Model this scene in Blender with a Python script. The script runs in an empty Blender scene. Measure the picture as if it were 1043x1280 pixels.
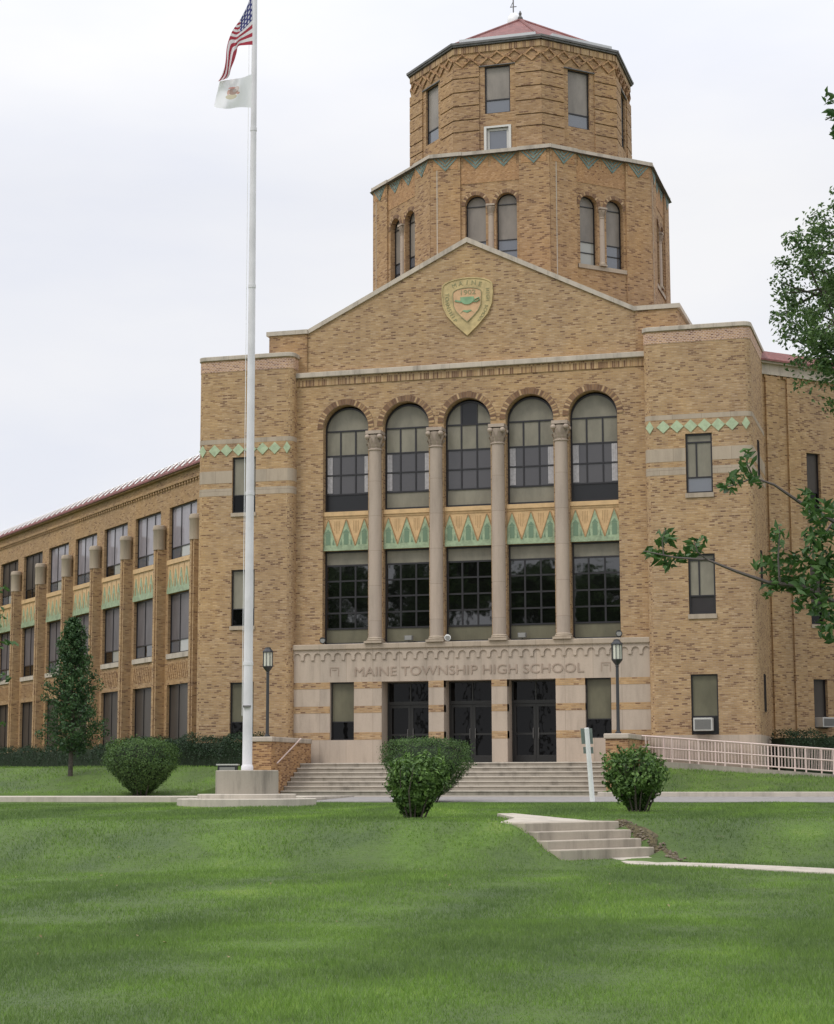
import bpy, math, random
import numpy as np
from mathutils import Vector, Matrix
random.seed(7); rng = np.random.default_rng(7)
R = math.radians
scene = bpy.context.scene
COL = scene.collection

# ------------------------------------------------------------------ camera
CP = (16.6836, -65.1501, -0.6162); PITCH = 0.1409; YAW = 0.2776; ROLL = -0.0026; FPX = 2367.8
F_ = Vector((-math.sin(YAW)*math.cos(PITCH), math.cos(YAW)*math.cos(PITCH), math.sin(PITCH)))
R0 = Vector((math.cos(YAW), math.sin(YAW), 0)); U0 = R0.cross(F_)
RR = R0*math.cos(ROLL)+U0*math.sin(ROLL); UU = U0*math.cos(ROLL)-R0*math.sin(ROLL)
cd = bpy.data.cameras.new("camera"); cam = bpy.data.objects.new("camera", cd); COL.objects.link(cam)
cam.matrix_world = Matrix(((RR.x, UU.x, -F_.x, CP[0]), (RR.y, UU.y, -F_.y, CP[1]), (RR.z, UU.z, -F_.z, CP[2]), (0, 0, 0, 1)))
cd.sensor_fit = 'VERTICAL'; cd.sensor_height = 24; cd.lens = 24*FPX/1280
cd.clip_start = 0.1; cd.clip_end = 3000
scene.camera = cam

def ray(u, v):
    return F_*FPX + RR*(u-521.5) + UU*(640-v)
def at(u, v, d):
    return Vector(CP) + ray(u, v)*(d/FPX)

# ------------------------------------------------------------------ sky and sun
SUN_EL, SUN_AZ = R(52), R(215)      # soft light from the front left
world = bpy.data.worlds.new("World"); scene.world = world; world.use_nodes = True
wn = world.node_tree; wn.nodes.clear()
def N(nt, t, **k):
    n = nt.nodes.new(t)
    for a, b in k.items(): setattr(n, a, b)
    return n
out = N(wn, 'ShaderNodeOutputWorld')
sky = N(wn, 'ShaderNodeTexSky', sky_type='NISHITA', sun_disc=False, sun_elevation=SUN_EL, sun_rotation=SUN_AZ)
bg1 = N(wn, 'ShaderNodeBackground'); bg1.inputs[1].default_value = 0.08
wn.links.new(sky.outputs[0], bg1.inputs[0])
tc = N(wn, 'ShaderNodeTexCoord'); sp = N(wn, 'ShaderNodeSeparateXYZ'); wn.links.new(tc.outputs['Generated'], sp.inputs[0])
mr = N(wn, 'ShaderNodeMapRange'); mr.inputs[1].default_value = 0.30; mr.inputs[2].default_value = 1.0
mr.inputs[3].default_value = 1.0; mr.inputs[4].default_value = 2.1; wn.links.new(sp.outputs[2], mr.inputs[0])
mp = N(wn, 'ShaderNodeMapping'); mp.inputs['Scale'].default_value = (1.4, 1.4, 4.5); wn.links.new(tc.outputs['Generated'], mp.inputs[0])
nz = N(wn, 'ShaderNodeTexNoise'); nz.inputs['Scale'].default_value = 2.3; nz.inputs['Detail'].default_value = 5; nz.inputs['Roughness'].default_value = 0.5
wn.links.new(mp.outputs[0], nz.inputs[0])
cr = N(wn, 'ShaderNodeValToRGB'); wn.links.new(nz.outputs[0], cr.inputs[0])
cr.color_ramp.elements[0].position = 0.36; cr.color_ramp.elements[0].color = (0.855, 0.875, 0.95, 1)
cr.color_ramp.elements[1].position = 0.66; cr.color_ramp.elements[1].color = (0.975, 0.972, 0.985, 1)
bg2 = N(wn, 'ShaderNodeBackground'); wn.links.new(cr.outputs[0], bg2.inputs[0]); wn.links.new(mr.outputs[0], bg2.inputs[1])
mx = N(wn, 'ShaderNodeMixShader'); mx.inputs[0].default_value = 0.93
wn.links.new(bg1.outputs[0], mx.inputs[1]); wn.links.new(bg2.outputs[0], mx.inputs[2]); wn.links.new(mx.outputs[0], out.inputs[0])
sd = bpy.data.lights.new("sun", 'SUN'); sd.energy = 1.2; sd.angle = R(14); sd.color = (1.0, 0.96, 0.90)
so = bpy.data.objects.new("sun", sd); COL.objects.link(so)
sdir = Vector((math.sin(SUN_AZ)*math.cos(SUN_EL), math.cos(SUN_AZ)*math.cos(SUN_EL), math.sin(SUN_EL)))
so.rotation_euler = sdir.to_track_quat('Z', 'Y').to_euler()
scene.view_settings.view_transform = 'Standard'; scene.view_settings.look = 'None'
scene.view_settings.exposure = 0.0; scene.view_settings.gamma = 1.0

# ------------------------------------------------------------------ materials
MATS = {}
def newmat(name):
    m = bpy.data.materials.new(name); m.use_nodes = True; nt = m.node_tree; nt.nodes.clear()
    o = N(nt, 'ShaderNodeOutputMaterial'); b = N(nt, 'ShaderNodeBsdfPrincipled'); nt.links.new(b.outputs[0], o.inputs[0])
    MATS[name] = m
    return m, nt, b
def mth(nt, op, a, b=None):
    n = N(nt, 'ShaderNodeMath', operation=op)
    for i, x in enumerate((a, b)):
        if x is None: continue
        if isinstance(x, (int, float)): n.inputs[i].default_value = x
        else: nt.links.new(x, n.inputs[i])
    return n.outputs[0]
def ramp(nt, src, stops, interp='LINEAR'):
    r = N(nt, 'ShaderNodeValToRGB'); r.color_ramp.interpolation = interp
    e = r.color_ramp.elements
    while len(e) < len(stops): e.new(0.5)
    for el, (p, c) in zip(e, stops):
        el.position = p; el.color = (*c, 1)
    nt.links.new(src, r.inputs[0]); return r.outputs[0]
def noise(nt, vec, scale, detail=3, rough=0.55):
    n = N(nt, 'ShaderNodeTexNoise'); n.inputs['Scale'].default_value = scale; n.inputs['Detail'].default_value = detail; n.inputs['Roughness'].default_value = rough
    nt.links.new(vec, n.inputs['Vector']); return n.outputs[0]
def mixc(nt, fac, a, b, mode='MIX'):
    n = N(nt, 'ShaderNodeMix', data_type='RGBA', blend_type=mode)
    if isinstance(fac, (int, float)): n.inputs[0].default_value = fac
    else: nt.links.new(fac, n.inputs[0])
    for i, x in ((6, a), (7, b)):
        if isinstance(x, tuple): n.inputs[i].default_value = (*x, 1)
        else: nt.links.new(x, n.inputs[i])
    return n.outputs[2]
def bump(nt, b, h, strength, dist=0.02):
    n = N(nt, 'ShaderNodeBump'); n.inputs['Strength'].default_value = strength; n.inputs['Distance'].default_value = dist
    nt.links.new(h, n.inputs['Height']); nt.links.new(n.outputs[0], b.inputs['Normal'])
def wallvec(nt, swap=False):
    g = N(nt, 'ShaderNodeNewGeometry')
    c = N(nt, 'ShaderNodeVectorMath', operation='CROSS_PRODUCT'); nt.links.new(g.outputs['True Normal'], c.inputs[0]); c.inputs[1].default_value = (0, 0, 1)
    n = N(nt, 'ShaderNodeVectorMath', operation='NORMALIZE'); nt.links.new(c.outputs[0], n.inputs[0])
    d = N(nt, 'ShaderNodeVectorMath', operation='DOT_PRODUCT'); nt.links.new(n.outputs[0], d.inputs[0]); nt.links.new(g.outputs['Position'], d.inputs[1])
    s = N(nt, 'ShaderNodeSeparateXYZ'); nt.links.new(g.outputs['Position'], s.inputs[0])
    v = N(nt, 'ShaderNodeCombineXYZ')
    nt.links.new(d.outputs['Value'], v.inputs[1 if swap else 0]); nt.links.new(s.outputs[2], v.inputs[0 if swap else 1])
    return v.outputs[0], g.outputs['Position'], s.outputs[2]

def brickmat(name, mode='wall', dark=0.13, tint=(1, 1, 1), bw=0.195, rh=0.058, palette=None, mortar=(0.40, 0.288, 0.175), msize=0.0095):
    m, nt, b = newmat(name)
    if mode == 'uv':
        u = N(nt, 'ShaderNodeUVMap'); vec = u.outputs[0]; g = N(nt, 'ShaderNodeNewGeometry'); pos = g.outputs['Position']
        s = N(nt, 'ShaderNodeSeparateXYZ'); nt.links.new(pos, s.inputs[0]); z = s.outputs[2]
    else:
        vec, pos, z = wallvec(nt, mode == 'soldier')
    bt = N(nt, 'ShaderNodeTexBrick'); bt.offset = 0.0 if mode in('soldier','uv') else 0.5
    nt.links.new(vec, bt.inputs['Vector'])
    bt.inputs['Color1'].default_value = (0, 0, 0, 1); bt.inputs['Color2'].default_value = (1, 1, 1, 1); bt.inputs['Mortar'].default_value = (0.5, 0.5, 0.5, 1)
    bt.inputs['Scale'].default_value = 1.0; bt.inputs['Mortar Size'].default_value = msize; bt.inputs['Mortar Smooth'].default_value = 0.3
    bt.inputs['Bias'].default_value = 0.0; bt.inputs['Brick Width'].default_value = bw; bt.inputs['Row Height'].default_value = rh
    t = lambda c: tuple(a*k*j for a, k, j in zip(c, tint, (1.0, 1.0, 1.055)))
    if palette is None:
        palette = [(0.0, (0.165, 0.093, 0.054)), (dark*0.6, (0.21, 0.122, 0.068)), (dark, (0.30, 0.188, 0.097)), (dark+0.12, (0.375, 0.242, 0.118)),
                   (0.55, (0.425, 0.284, 0.140)), (0.8, (0.455, 0.307, 0.158)), (1.0, (0.51, 0.36, 0.205))]
    fl = mth(nt, 'ADD', bt.outputs['Color'], mth(nt, 'MULTIPLY', mth(nt, 'SUBTRACT', noise(nt, pos, 0.7, 4, 0.65), 0.48), 0.42))
    col = ramp(nt, fl, [(p, t(c)) for p, c in palette])
    col = mixc(nt, bt.outputs['Fac'], col, t(mortar))
    # broad weathering, streaked vertically
    mpn = N(nt, 'ShaderNodeMapping'); mpn.inputs['Scale'].default_value = (1, 1, 0.35); nt.links.new(pos, mpn.inputs[0])
    w = noise(nt, mpn.outputs[0], 0.55, 5, 0.6)
    wc = ramp(nt, w, [(0.30, (0.86, 0.855, 0.88)), (0.48, (0.97, 0.97, 0.975)), (0.70, (1.08, 1.04, 0.95))])
    col = mixc(nt, 1.0, col, wc, 'MULTIPLY')
    w2 = noise(nt, pos, 2.8, 3, 0.6)
    wc2 = ramp(nt, w2, [(0.3, (0.86, 0.84, 0.86)), (0.6, (1.03, 1.02, 1.0))])
    col = mixc(nt, 0.8, col, wc2, 'MULTIPLY')
    nt.links.new(col, b.inputs['Base Color']); b.inputs['Roughness'].default_value = 0.85
    b.inputs['Specular IOR Level'].default_value = 0.25
    inv = mth(nt, 'SUBTRACT', 1.0, bt.outputs['Fac'])
    bump(nt, b, inv, 0.5, 0.012)
    return m
brickmat('brick', dark=0.14)
brickmat('brick_top', tint=(0.93, 0.885, 0.86), dark=0.15)
brickmat('brick_wing', tint=(0.92, 0.885, 0.85), dark=0.07)
brickmat('brick_soldier', 'soldier', dark=0.34, bw=0.30, rh=0.07)
brickmat('brick_uv', 'uv', dark=0.55, bw=0.24, rh=0.10, msize=0.016, mortar=(0.20, 0.135, 0.09))
brickmat('brick_pier', dark=0.35, tint=(1.02, 0.92, 0.84))
brickmat('brick_orange', tint=(0.99, 0.86, 0.78), dark=0.05, bw=0.10)
brickmat('brick_lattice', tint=(1.05, 0.95, 0.92), dark=0.28, bw=0.12, mortar=(0.55, 0.45, 0.36), msize=0.014)

def plain(name, c, rough=0.6, spec=0.4, metal=0.0, var=0.0, vs=3.0, bmp=0.0, bs=30, c2=None):
    m, nt, b = newmat(name)
    b.inputs['Roughness'].default_value = rough; b.inputs['Metallic'].default_value = metal; b.inputs['Specular IOR Level'].default_value = spec
    if var or c2:
        g = N(nt, 'ShaderNodeNewGeometry')
        n = noise(nt, g.outputs['Position'], vs, 5, 0.6)
        lo = c2 if c2 else tuple(x*(1-var) for x in c); hi = tuple(min(1, x*(1+var*0.5)) for x in c)
        nt.links.new(ramp(nt, n, [(0.32, lo), (0.62, hi)]), b.inputs['Base Color'])
    else: b.inputs['Base Color'].default_value = (*c, 1)
    if bmp:
        g = N(nt, 'ShaderNodeNewGeometry'); bump(nt, b, noise(nt, g.outputs['Position'], bs, 4, 0.6), bmp, 0.02)
    return m
def stonemat(name, c, streak=0.25, jx=1.1, jz=0.62, joints=True):
    m, nt, b = newmat(name)
    vec, pos, z = wallvec(nt)
    mpn = N(nt, 'ShaderNodeMapping'); mpn.inputs['Scale'].default_value = (1, 1, 0.16); nt.links.new(pos, mpn.inputs[0])
    n = noise(nt, mpn.outputs[0], 2.6, 6, 0.65)
    col = ramp(nt, n, [(0.28, tuple(x*(1-streak) for x in c)), (0.5, tuple(x*0.97 for x in c)), (0.72, tuple(min(1, x*1.07) for x in c))])
    if joints:
        bt = N(nt, 'ShaderNodeTexBrick'); nt.links.new(vec, bt.inputs['Vector']); bt.offset = 0.5
        bt.inputs['Color1'].default_value = (0.93, 0.93, 0.93, 1); bt.inputs['Color2'].default_value = (1.04, 1.02, 1.0, 1); bt.inputs['Mortar'].default_value = (0.72, 0.70, 0.68, 1)
        bt.inputs['Scale'].default_value = 1.0; bt.inputs['Mortar Size'].default_value = 0.008; bt.inputs['Brick Width'].default_value = jx; bt.inputs['Row Height'].default_value = jz
        col = mixc(nt, 1.0, col, bt.outputs['Color'], 'MULTIPLY')
    n2 = noise(nt, pos, 22, 4, 0.7)
    col = mixc(nt, 0.5, col, ramp(nt, n2, [(0.3, (0.9, 0.9, 0.9)), (0.7, (1.05, 1.05, 1.05))]), 'MULTIPLY')
    nt.links.new(col, b.inputs['Base Color']); b.inputs['Roughness'].default_value = 0.8; b.inputs['Specular IOR Level'].default_value = 0.25
    bump(nt, b, n2, 0.25, 0.01)
    return m
stonemat('stone', (0.475, 0.395, 0.32), jx=1.0, jz=5)
stonemat('stone_grey', (0.43, 0.355, 0.275), jx=1.0, jz=5)
stonemat('stone_column', (0.44, 0.36, 0.295), streak=0.22, jx=5, jz=1.27)
stonemat('coping', (0.52, 0.455, 0.38), streak=0.4, jx=1.2, jz=7)
stonemat('letter_shade', (0.365, 0.285, 0.225), joints=False)  # stone darkened to stand in for shade in the carved frieze
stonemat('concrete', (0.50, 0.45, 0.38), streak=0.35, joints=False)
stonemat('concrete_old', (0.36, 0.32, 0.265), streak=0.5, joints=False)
plain('terracotta', (0.60, 0.40, 0.205), 0.5, 0.4, var=0.15, vs=4)
plain('terracotta_line', (0.36, 0.22, 0.10), 0.6)
plain('tc_green', (0.30, 0.375, 0.235), 0.45, 0.5, var=0.3, vs=6)
plain('tc_green_dark', (0.15, 0.225, 0.145), 0.5)
plain('tc_green_pale', (0.39, 0.47, 0.30), 0.5, var=0.2, vs=5)
plain('teal', (0.15, 0.21, 0.185), 0.6, var=0.4, vs=8)
plain('emblem_gold', (0.50, 0.385, 0.185), 0.5, var=0.25, vs=4)
plain('emblem_green', (0.22, 0.36, 0.20), 0.5, var=0.2, vs=4); plain('emblem_letter', (0.29, 0.27, 0.14), 0.5)
plain('emblem_buff', (0.60, 0.38, 0.21), 0.5, var=0.15, vs=4)
plain('frame_black', (0.018, 0.016, 0.018), 0.35, 0.5)
plain('frame_white', (0.60, 0.58, 0.54), 0.5)
plain('door_frame', (0.020, 0.019, 0.018), 0.4, 0.5)
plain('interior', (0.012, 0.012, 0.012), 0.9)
plain('panel_black', (0.012, 0.012, 0.014), 0.3, 0.5)
def blindmat(name, c, vs=1.5):
    m, nt, b = newmat(name)
    g = N(nt, 'ShaderNodeNewGeometry'); mpn = N(nt, 'ShaderNodeMapping'); mpn.inputs['Scale'].default_value = (1, 1, 0.4); nt.links.new(g.outputs['Position'], mpn.inputs[0])
    n = noise(nt, mpn.outputs[0], vs, 5, 0.65)
    nt.links.new(ramp(nt, n, [(0.3, tuple(x*0.72 for x in c)), (0.65, tuple(x*1.12 for x in c))]), b.inputs['Base Color'])
    b.inputs['Roughness'].default_value = 0.35; b.inputs['Specular IOR Level'].default_value = 0.4
blindmat('blind', (0.235, 0.215, 0.165)); blindmat('blind_dark', (0.14, 0.13, 0.085)); blindmat('blind_tower', (0.25, 0.22, 0.19))
blindmat('screen', (0.062, 0.052, 0.045)); blindmat('screen_light', (0.28, 0.255, 0.28)); blindmat('screen_mid', (0.135, 0.12, 0.125)); MATS['screen_light'].node_tree.nodes['Principled BSDF'].inputs['Roughness'].default_value = 0.12
plain('curtain', (0.42, 0.40, 0.41), 0.6, var=0.2, vs=9)
def glassmat(name, base, ior, wav=0.35):
    m, nt, b = newmat(name)
    b.inputs['Base Color'].default_value = (*base, 1); b.inputs['Roughness'].default_value = 0.03; b.inputs['IOR'].default_value = ior
    g = N(nt, 'ShaderNodeNewGeometry'); bump(nt, b, noise(nt, g.outputs['Position'], 1.7, 2, 0.5), wav, 0.012)
glassmat('glass', (0.004, 0.004, 0.004), 2.0, 0.2)
glassmat('glass_room', (0.055, 0.050, 0.052), 1.7)
glassmat('glass_door', (0.004, 0.004, 0.004), 1.3)
glassmat('glass_sky', (0.10, 0.11, 0.13), 2.1)
glassmat('glass_light', (0.36, 0.36, 0.33), 1.7)
m, nt, b = newmat('roof_tile')
vec, pos, z = wallvec(nt)
w = N(nt, 'ShaderNodeTexWave', wave_type='BANDS', bands_direction='X'); w.inputs['Scale'].default_value = 5.0; w.inputs['Distortion'].default_value = 0.4; nt.links.new(vec, w.inputs['Vector'])
cn = noise(nt, pos, 3.0, 4, 0.6)
nt.links.new(mixc(nt, 0.6, ramp(nt, cn, [(0.3, (0.17, 0.055, 0.05)), (0.7, (0.30, 0.105, 0.09))]), ramp(nt, w.outputs[1], [(0.0, (0.6, 0.6, 0.6)), (0.5, (1, 1, 1))]), 'MULTIPLY'), b.inputs['Base Color'])
b.inputs['Roughness'].default_value = 0.6; bump(nt, b, w.outputs[1], 0.6, 0.03)
plain('gutter', (0.13, 0.125, 0.12), 0.5, var=0.3); plain('flashing', (0.55, 0.55, 0.56), 0.4)
plain('white_paint', (0.84, 0.84, 0.84), 0.35, var=0.08, vs=2)
plain('pole_paint', (0.70, 0.68, 0.70), 0.28, 0.5, var=0.12, vs=1.2)
plain('rail_paint', (0.68, 0.54, 0.49), 0.45)
plain('lamp_metal', (0.035, 0.037, 0.04), 0.4, 0.5); plain('lamp_pane', (0.62, 0.62, 0.52), 0.3)
plain('asphalt', (0.27, 0.255, 0.245), 0.85, var=0.25, vs=6, bmp=0.4)
plain('sign_back', (0.22, 0.255, 0.24), 0.4, metal=0.2)
plain('ac_body', (0.50, 0.49, 0.46), 0.5); plain('ac_grille', (0.24, 0.235, 0.22), 0.6); plain('metal_grey', (0.16, 0.155, 0.15), 0.5)
plain('soil', (0.145, 0.12, 0.065), 0.95, c2=(0.06, 0.052, 0.03), vs=14, bmp=1.0, bs=40)
plain('rubble', (0.20, 0.165, 0.12), 0.9, c2=(0.09, 0.07, 0.05), vs=9)
plain('bark', (0.10, 0.085, 0.07), 0.9, c2=(0.045, 0.037, 0.03), vs=12, bmp=0.8, bs=25)
plain('twig', (0.12, 0.098, 0.09), 0.8)
def leafmat(name, lo, hi, scale=1.2, trans=0.25, rough=0.5):
    m, nt, b = newmat(name)
    oi = N(nt, 'ShaderNodeNewGeometry')
    n = noise(nt, oi.outputs['Position'], scale, 3, 0.6)
    rr = mth(nt, 'ADD', mth(nt, 'MULTIPLY', n, 0.65), mth(nt, 'MULTIPLY', oi.outputs['Random Per Island'], 0.42))
    c = ramp(nt, rr, [(0.30, lo), (0.72, hi)])
    nt.links.new(c, b.inputs['Base Color']); b.inputs['Roughness'].default_value = rough; b.inputs['Specular IOR Level'].default_value = 0.35
    tr = N(nt, 'ShaderNodeBsdfTranslucent'); nt.links.new(c, tr.inputs[0])
    ms = N(nt, 'ShaderNodeMixShader'); ms.inputs[0].default_value = trans
    nt.links.new(b.outputs[0], ms.inputs[1]); nt.links.new(tr.outputs[0], ms.inputs[2])
    nt.links.new(ms.outputs[0], [x for x in nt.nodes if x.type == 'OUTPUT_MATERIAL'][0].inputs[0])
leafmat('leaf_tree', (0.042, 0.09, 0.03), (0.14, 0.225, 0.07))
leafmat('leaf_young', (0.025, 0.064, 0.027), (0.075, 0.145, 0.048))
leafmat('leaf_near', (0.022, 0.062, 0.018), (0.085, 0.165, 0.042))
leafmat('leaf_bush', (0.028, 0.066, 0.017), (0.10, 0.18, 0.042), 2.5)
leafmat('leaf_bush_light', (0.038, 0.085, 0.020), (0.15, 0.26, 0.06), 3)
leafmat('leaf_hedge', (0.012, 0.033, 0.014), (0.03, 0.065, 0.022), 2)
def grassmat(name, k, blade):
    m, nt, b = newmat(name)
    g = N(nt, 'ShaderNodeNewGeometry'); P = g.outputs['Position']
    mp_ = N(nt, 'ShaderNodeMapping'); mp_.inputs['Rotation'].default_value = (0, 0, 0.5); mp_.inputs['Scale'].default_value = (0.55, 0.16, 1); nt.links.new(P, mp_.inputs[0])
    n1 = noise(nt, mp_.outputs[0], 1.0, 3, 0.5); n2 = noise(nt, P, 0.75, 4, 0.65); n3 = noise(nt, P, 9, 3, 0.7)
    s1 = mth(nt, 'MULTIPLY', n1, 0.9); s2 = mth(nt, 'MULTIPLY', n2, 0.5); s3 = mth(nt, 'MULTIPLY', n3, 0.25)
    t_ = mth(nt, 'ADD', mth(nt, 'ADD', s1, s2), s3)
    if blade: t_ = mth(nt, 'ADD', t_, mth(nt, 'MULTIPLY', mth(nt, 'SUBTRACT', g.outputs['Random Per Island'], 0.5), 0.28))
    t_ = mth(nt, 'MULTIPLY', mth(nt, 'SUBTRACT', t_, 0.53), 1.65)
    q = lambda c: (c[0]*k*1.04, c[1]*k*0.94, c[2]*k*1.25)
    c = ramp(nt, t_, [(0.0, q((0.060, 0.108, 0.024))), (0.30, q((0.078, 0.135, 0.032))), (0.52, q((0.092, 0.160, 0.030))), (0.75, q((0.105, 0.200, 0.026))), (0.98, q((0.165, 0.255, 0.045)))])
    n4 = noise(nt, P, 1.7, 6, 0.8)
    c = mixc(nt, ramp(nt, n4, [(0.62, (0, 0, 0)), (0.74, (0.55, 0.55, 0.55))]), c, q((0.15, 0.15, 0.072)))
    nt.links.new(c, b.inputs['Base Color']); b.inputs['Roughness'].default_value = 0.7; b.inputs['Specular IOR Level'].default_value = 0.2
    if blade:
        tr = N(nt, 'ShaderNodeBsdfTranslucent'); nt.links.new(c, tr.inputs[0]); ms = N(nt, 'ShaderNodeMixShader'); ms.inputs[0].default_value = 0.3
        nt.links.new(b.outputs[0], ms.inputs[1]); nt.links.new(tr.outputs[0], ms.inputs[2]); nt.links.new(ms.outputs[0], [x for x in nt.nodes if x.type == 'OUTPUT_MATERIAL'][0].inputs[0])
    else: bump(nt, b, n3, 0.9, 0.05)
grassmat('grass_blade', 1.68, True)
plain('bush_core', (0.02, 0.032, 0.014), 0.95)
grassmat('lawn', 0.84, False)

# ------------------------------------------------------------------ mesh helpers
class FR:
    """frame of a wall: t runs along it, z up, o outwards"""
    def __init__(s, O, ang=0.0):
        a = R(ang); s.O = Vector(O); s.T = Vector((math.cos(a), math.sin(a), 0)); s.N = Vector((math.sin(a), -math.cos(a), 0)); s.ang = a
    def p(s, t, z, o=0.0): return s.O + s.T*t + Vector((0, 0, z)) + s.N*o
W0 = FR((0, 0, 0))
class MB:
    def __init__(s): s.v = []; s.f = []; s.m = []; s.uv = {}; s.cuts = [(0, 0)]
    def cut(s):
        if s.cuts[-1] != (len(s.v), len(s.f)): s.cuts.append((len(s.v), len(s.f)))
    def poly(s, pts, mi=0, uv=None):
        k = len(s.v); s.v += [tuple(p) for p in pts]
        if uv: s.uv[len(s.f)] = uv
        s.f.append(tuple(range(k, k+len(pts)))); s.m.append(mi)
    def box(s, fr, t0, t1, z0, z1, o0, o1, mi=0):
        q = [fr.p(t, z, o) for z in (z0, z1) for (t, o) in ((t0, o0), (t1, o0), (t1, o1), (t0, o1))]
        k = len(s.v); s.v += [tuple(x) for x in q]
        # o1 is the outer side
        for f in ((0, 1, 2, 3), (7, 6, 5, 4), (3, 2, 6, 7), (1, 0, 4, 5), (2, 1, 5, 6), (0, 3, 7, 4)):
            s.f.append(tuple(k+i for i in f)); s.m.append(mi)
    def slab(s, pts, z0, z1, mi=0, cap=True):
        """pts counter-clockwise from above"""
        n = len(pts); k = len(s.v)
        s.v += [(p[0], p[1], z0) for p in pts]+[(p[0], p[1], z1) for p in pts]
        for i in range(n):
            j = (i+1) % n; s.f.append((k+i, k+j, k+n+j, k+n+i)); s.m.append(mi)
        if cap:
            s.f.append(tuple(k+n+i for i in range(n))); s.m.append(mi)
            s.f.append(tuple(k+n-1-i for i in range(n))); s.m.append(mi)
    def plate(s, fr, tz, o0, o1, mi=0):
        """outline in (t,z), counter-clockwise seen from outside, extruded o0..o1"""
        n = len(tz); k = len(s.v)
        s.v += [tuple(fr.p(t, z, o0)) for t, z in tz]+[tuple(fr.p(t, z, o1)) for t, z in tz]
        s.f.append(tuple(k+n+i for i in range(n))); s.m.append(mi)
        for i in range(n):
            j = (i+1) % n; s.f.append((k+i, k+j, k+n+j, k+n+i)); s.m.append(mi)
    def lathe(s, c, prof, n=24, mi=0, a0=0, a1=2*math.pi):
        """prof list of (r,z) bottom to top"""
        k = len(s.v); full = abs(a1-a0-2*math.pi) < 1e-6; m = n if full else n+1
        for r, z in prof:
            for i in range(m):
                a = a0+(a1-a0)*i/n; s.v.append((c[0]+r*math.cos(a), c[1]+r*math.sin(a), c[2]+z))
        for q in range(len(prof)-1):
            for i in range(n):
                j = (i+1) % m; s.f.append((k+q*m+i, k+q*m+j, k+(q+1)*m+j, k+(q+1)*m+i)); s.m.append(mi)
        if full:
            if prof[-1][0] > 1e-4: s.f.append(tuple(k+(len(prof)-1)*m+i for i in range(m))); s.m.append(mi)
            if prof[0][0] > 1e-4: s.f.append(tuple(k+m-1-i for i in range(m))); s.m.append(mi)
    def tube(s, pts, r, n=6, mi=0):
        pts = [Vector(p) for p in pts]; k = len(s.v)
        rs = r if isinstance(r, (list, tuple)) else [r]*len(pts)
        for i, p in enumerate(pts):
            d = (pts[min(i+1, len(pts)-1)]-pts[max(i-1, 0)]).normalized()
            a = d.orthogonal().normalized() if i == 0 else (a-d*a.dot(d)).normalized()
            b2 = d.cross(a)
            for j in range(n):
                t = 2*math.pi*j/n; s.v.append(tuple(p+(a*math.cos(t)+b2*math.sin(t))*rs[i]))
        for i in range(len(pts)-1):
            for j in range(n):
                q = (j+1) % n; s.f.append((k+i*n+j, k+i*n+q, k+(i+1)*n+q, k+(i+1)*n+j)); s.m.append(mi)
        s.f.append(tuple(k+n-1-j for j in range(n))); s.m.append(mi)
        s.f.append(tuple(k+(len(pts)-1)*n+j for j in range(n))); s.m.append(mi)
    def sphere(s, c, rx, rz=None, n=14, mi=0, z0=-1, z1=1):
        rz = rz or rx
        prof = [(rx*math.sqrt(max(0, 1-q*q)), rz*q) for q in np.linspace(z0, z1, 9)]
        s.lathe(c, prof, n, mi)
    def build(s, name, mats, parent=None, smooth=False, bevel=0):
        s.cut()
        if len(s.cuts) > 2:          # one object per piece
            for (va, fa), (vb, fb) in zip(s.cuts[:-1], s.cuts[1:]):
                q = MB(); q.v = s.v[va:vb]; q.f = [tuple(i-va for i in f) for f in s.f[fa:fb]]; q.m = s.m[fa:fb]
                q.uv = {k-fa: x for k, x in s.uv.items() if fa <= k < fb}; o = q.build(name, mats, parent, smooth, bevel)
            return o
        if isinstance(mats, str): mats = [mats]
        me = bpy.data.meshes.new(name); me.from_pydata(s.v, [], s.f); me.validate(verbose=False)
        for m_ in mats: me.materials.append(MATS[m_])
        me.polygons.foreach_set('material_index', s.m)
        if s.uv:
            l = me.uv_layers.new(name='UVMap')
            for fi, uv in s.uv.items():
                for li, q in zip(me.polygons[fi].loop_indices, uv): l.data[li].uv = q
        if smooth:
            me.polygons.foreach_set('use_smooth', [True]*len(me.polygons))
            try: me.set_sharp_from_angle(angle=R(40))
            except Exception: pass
        me.update()
        o = bpy.data.objects.new(name, me); COL.objects.link(o)
        if parent: o.parent = parent; o.matrix_parent_inverse = parent_inv(parent)
        if bevel:
            bm_ = o.modifiers.new('bevel', 'BEVEL'); bm_.width = bevel; bm_.segments = 2; bm_.limit_method = 'ANGLE'
        return o
def world_mat(o):
    m = Matrix.LocRotScale(o.location, o.rotation_euler, o.scale)
    return world_mat(o.parent) @ o.matrix_parent_inverse @ m if o.parent else m
def parent_inv(p): return world_mat(p).inverted()
def thing(name, label, cat, loc=(0, 0, 0), group=None):
    o = bpy.data.objects.new(name, None); COL.objects.link(o); o.location = loc; o.empty_display_size = 0.2
    o['label'] = label; o['category'] = cat
    if group: o['group'] = group
    return o
def tag(o, label, cat, group=None):
    o['label'] = label; o['category'] = cat
    if group: o['group'] = group
    return o
def struct(o): o['kind'] = 'structure'; return o
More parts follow.
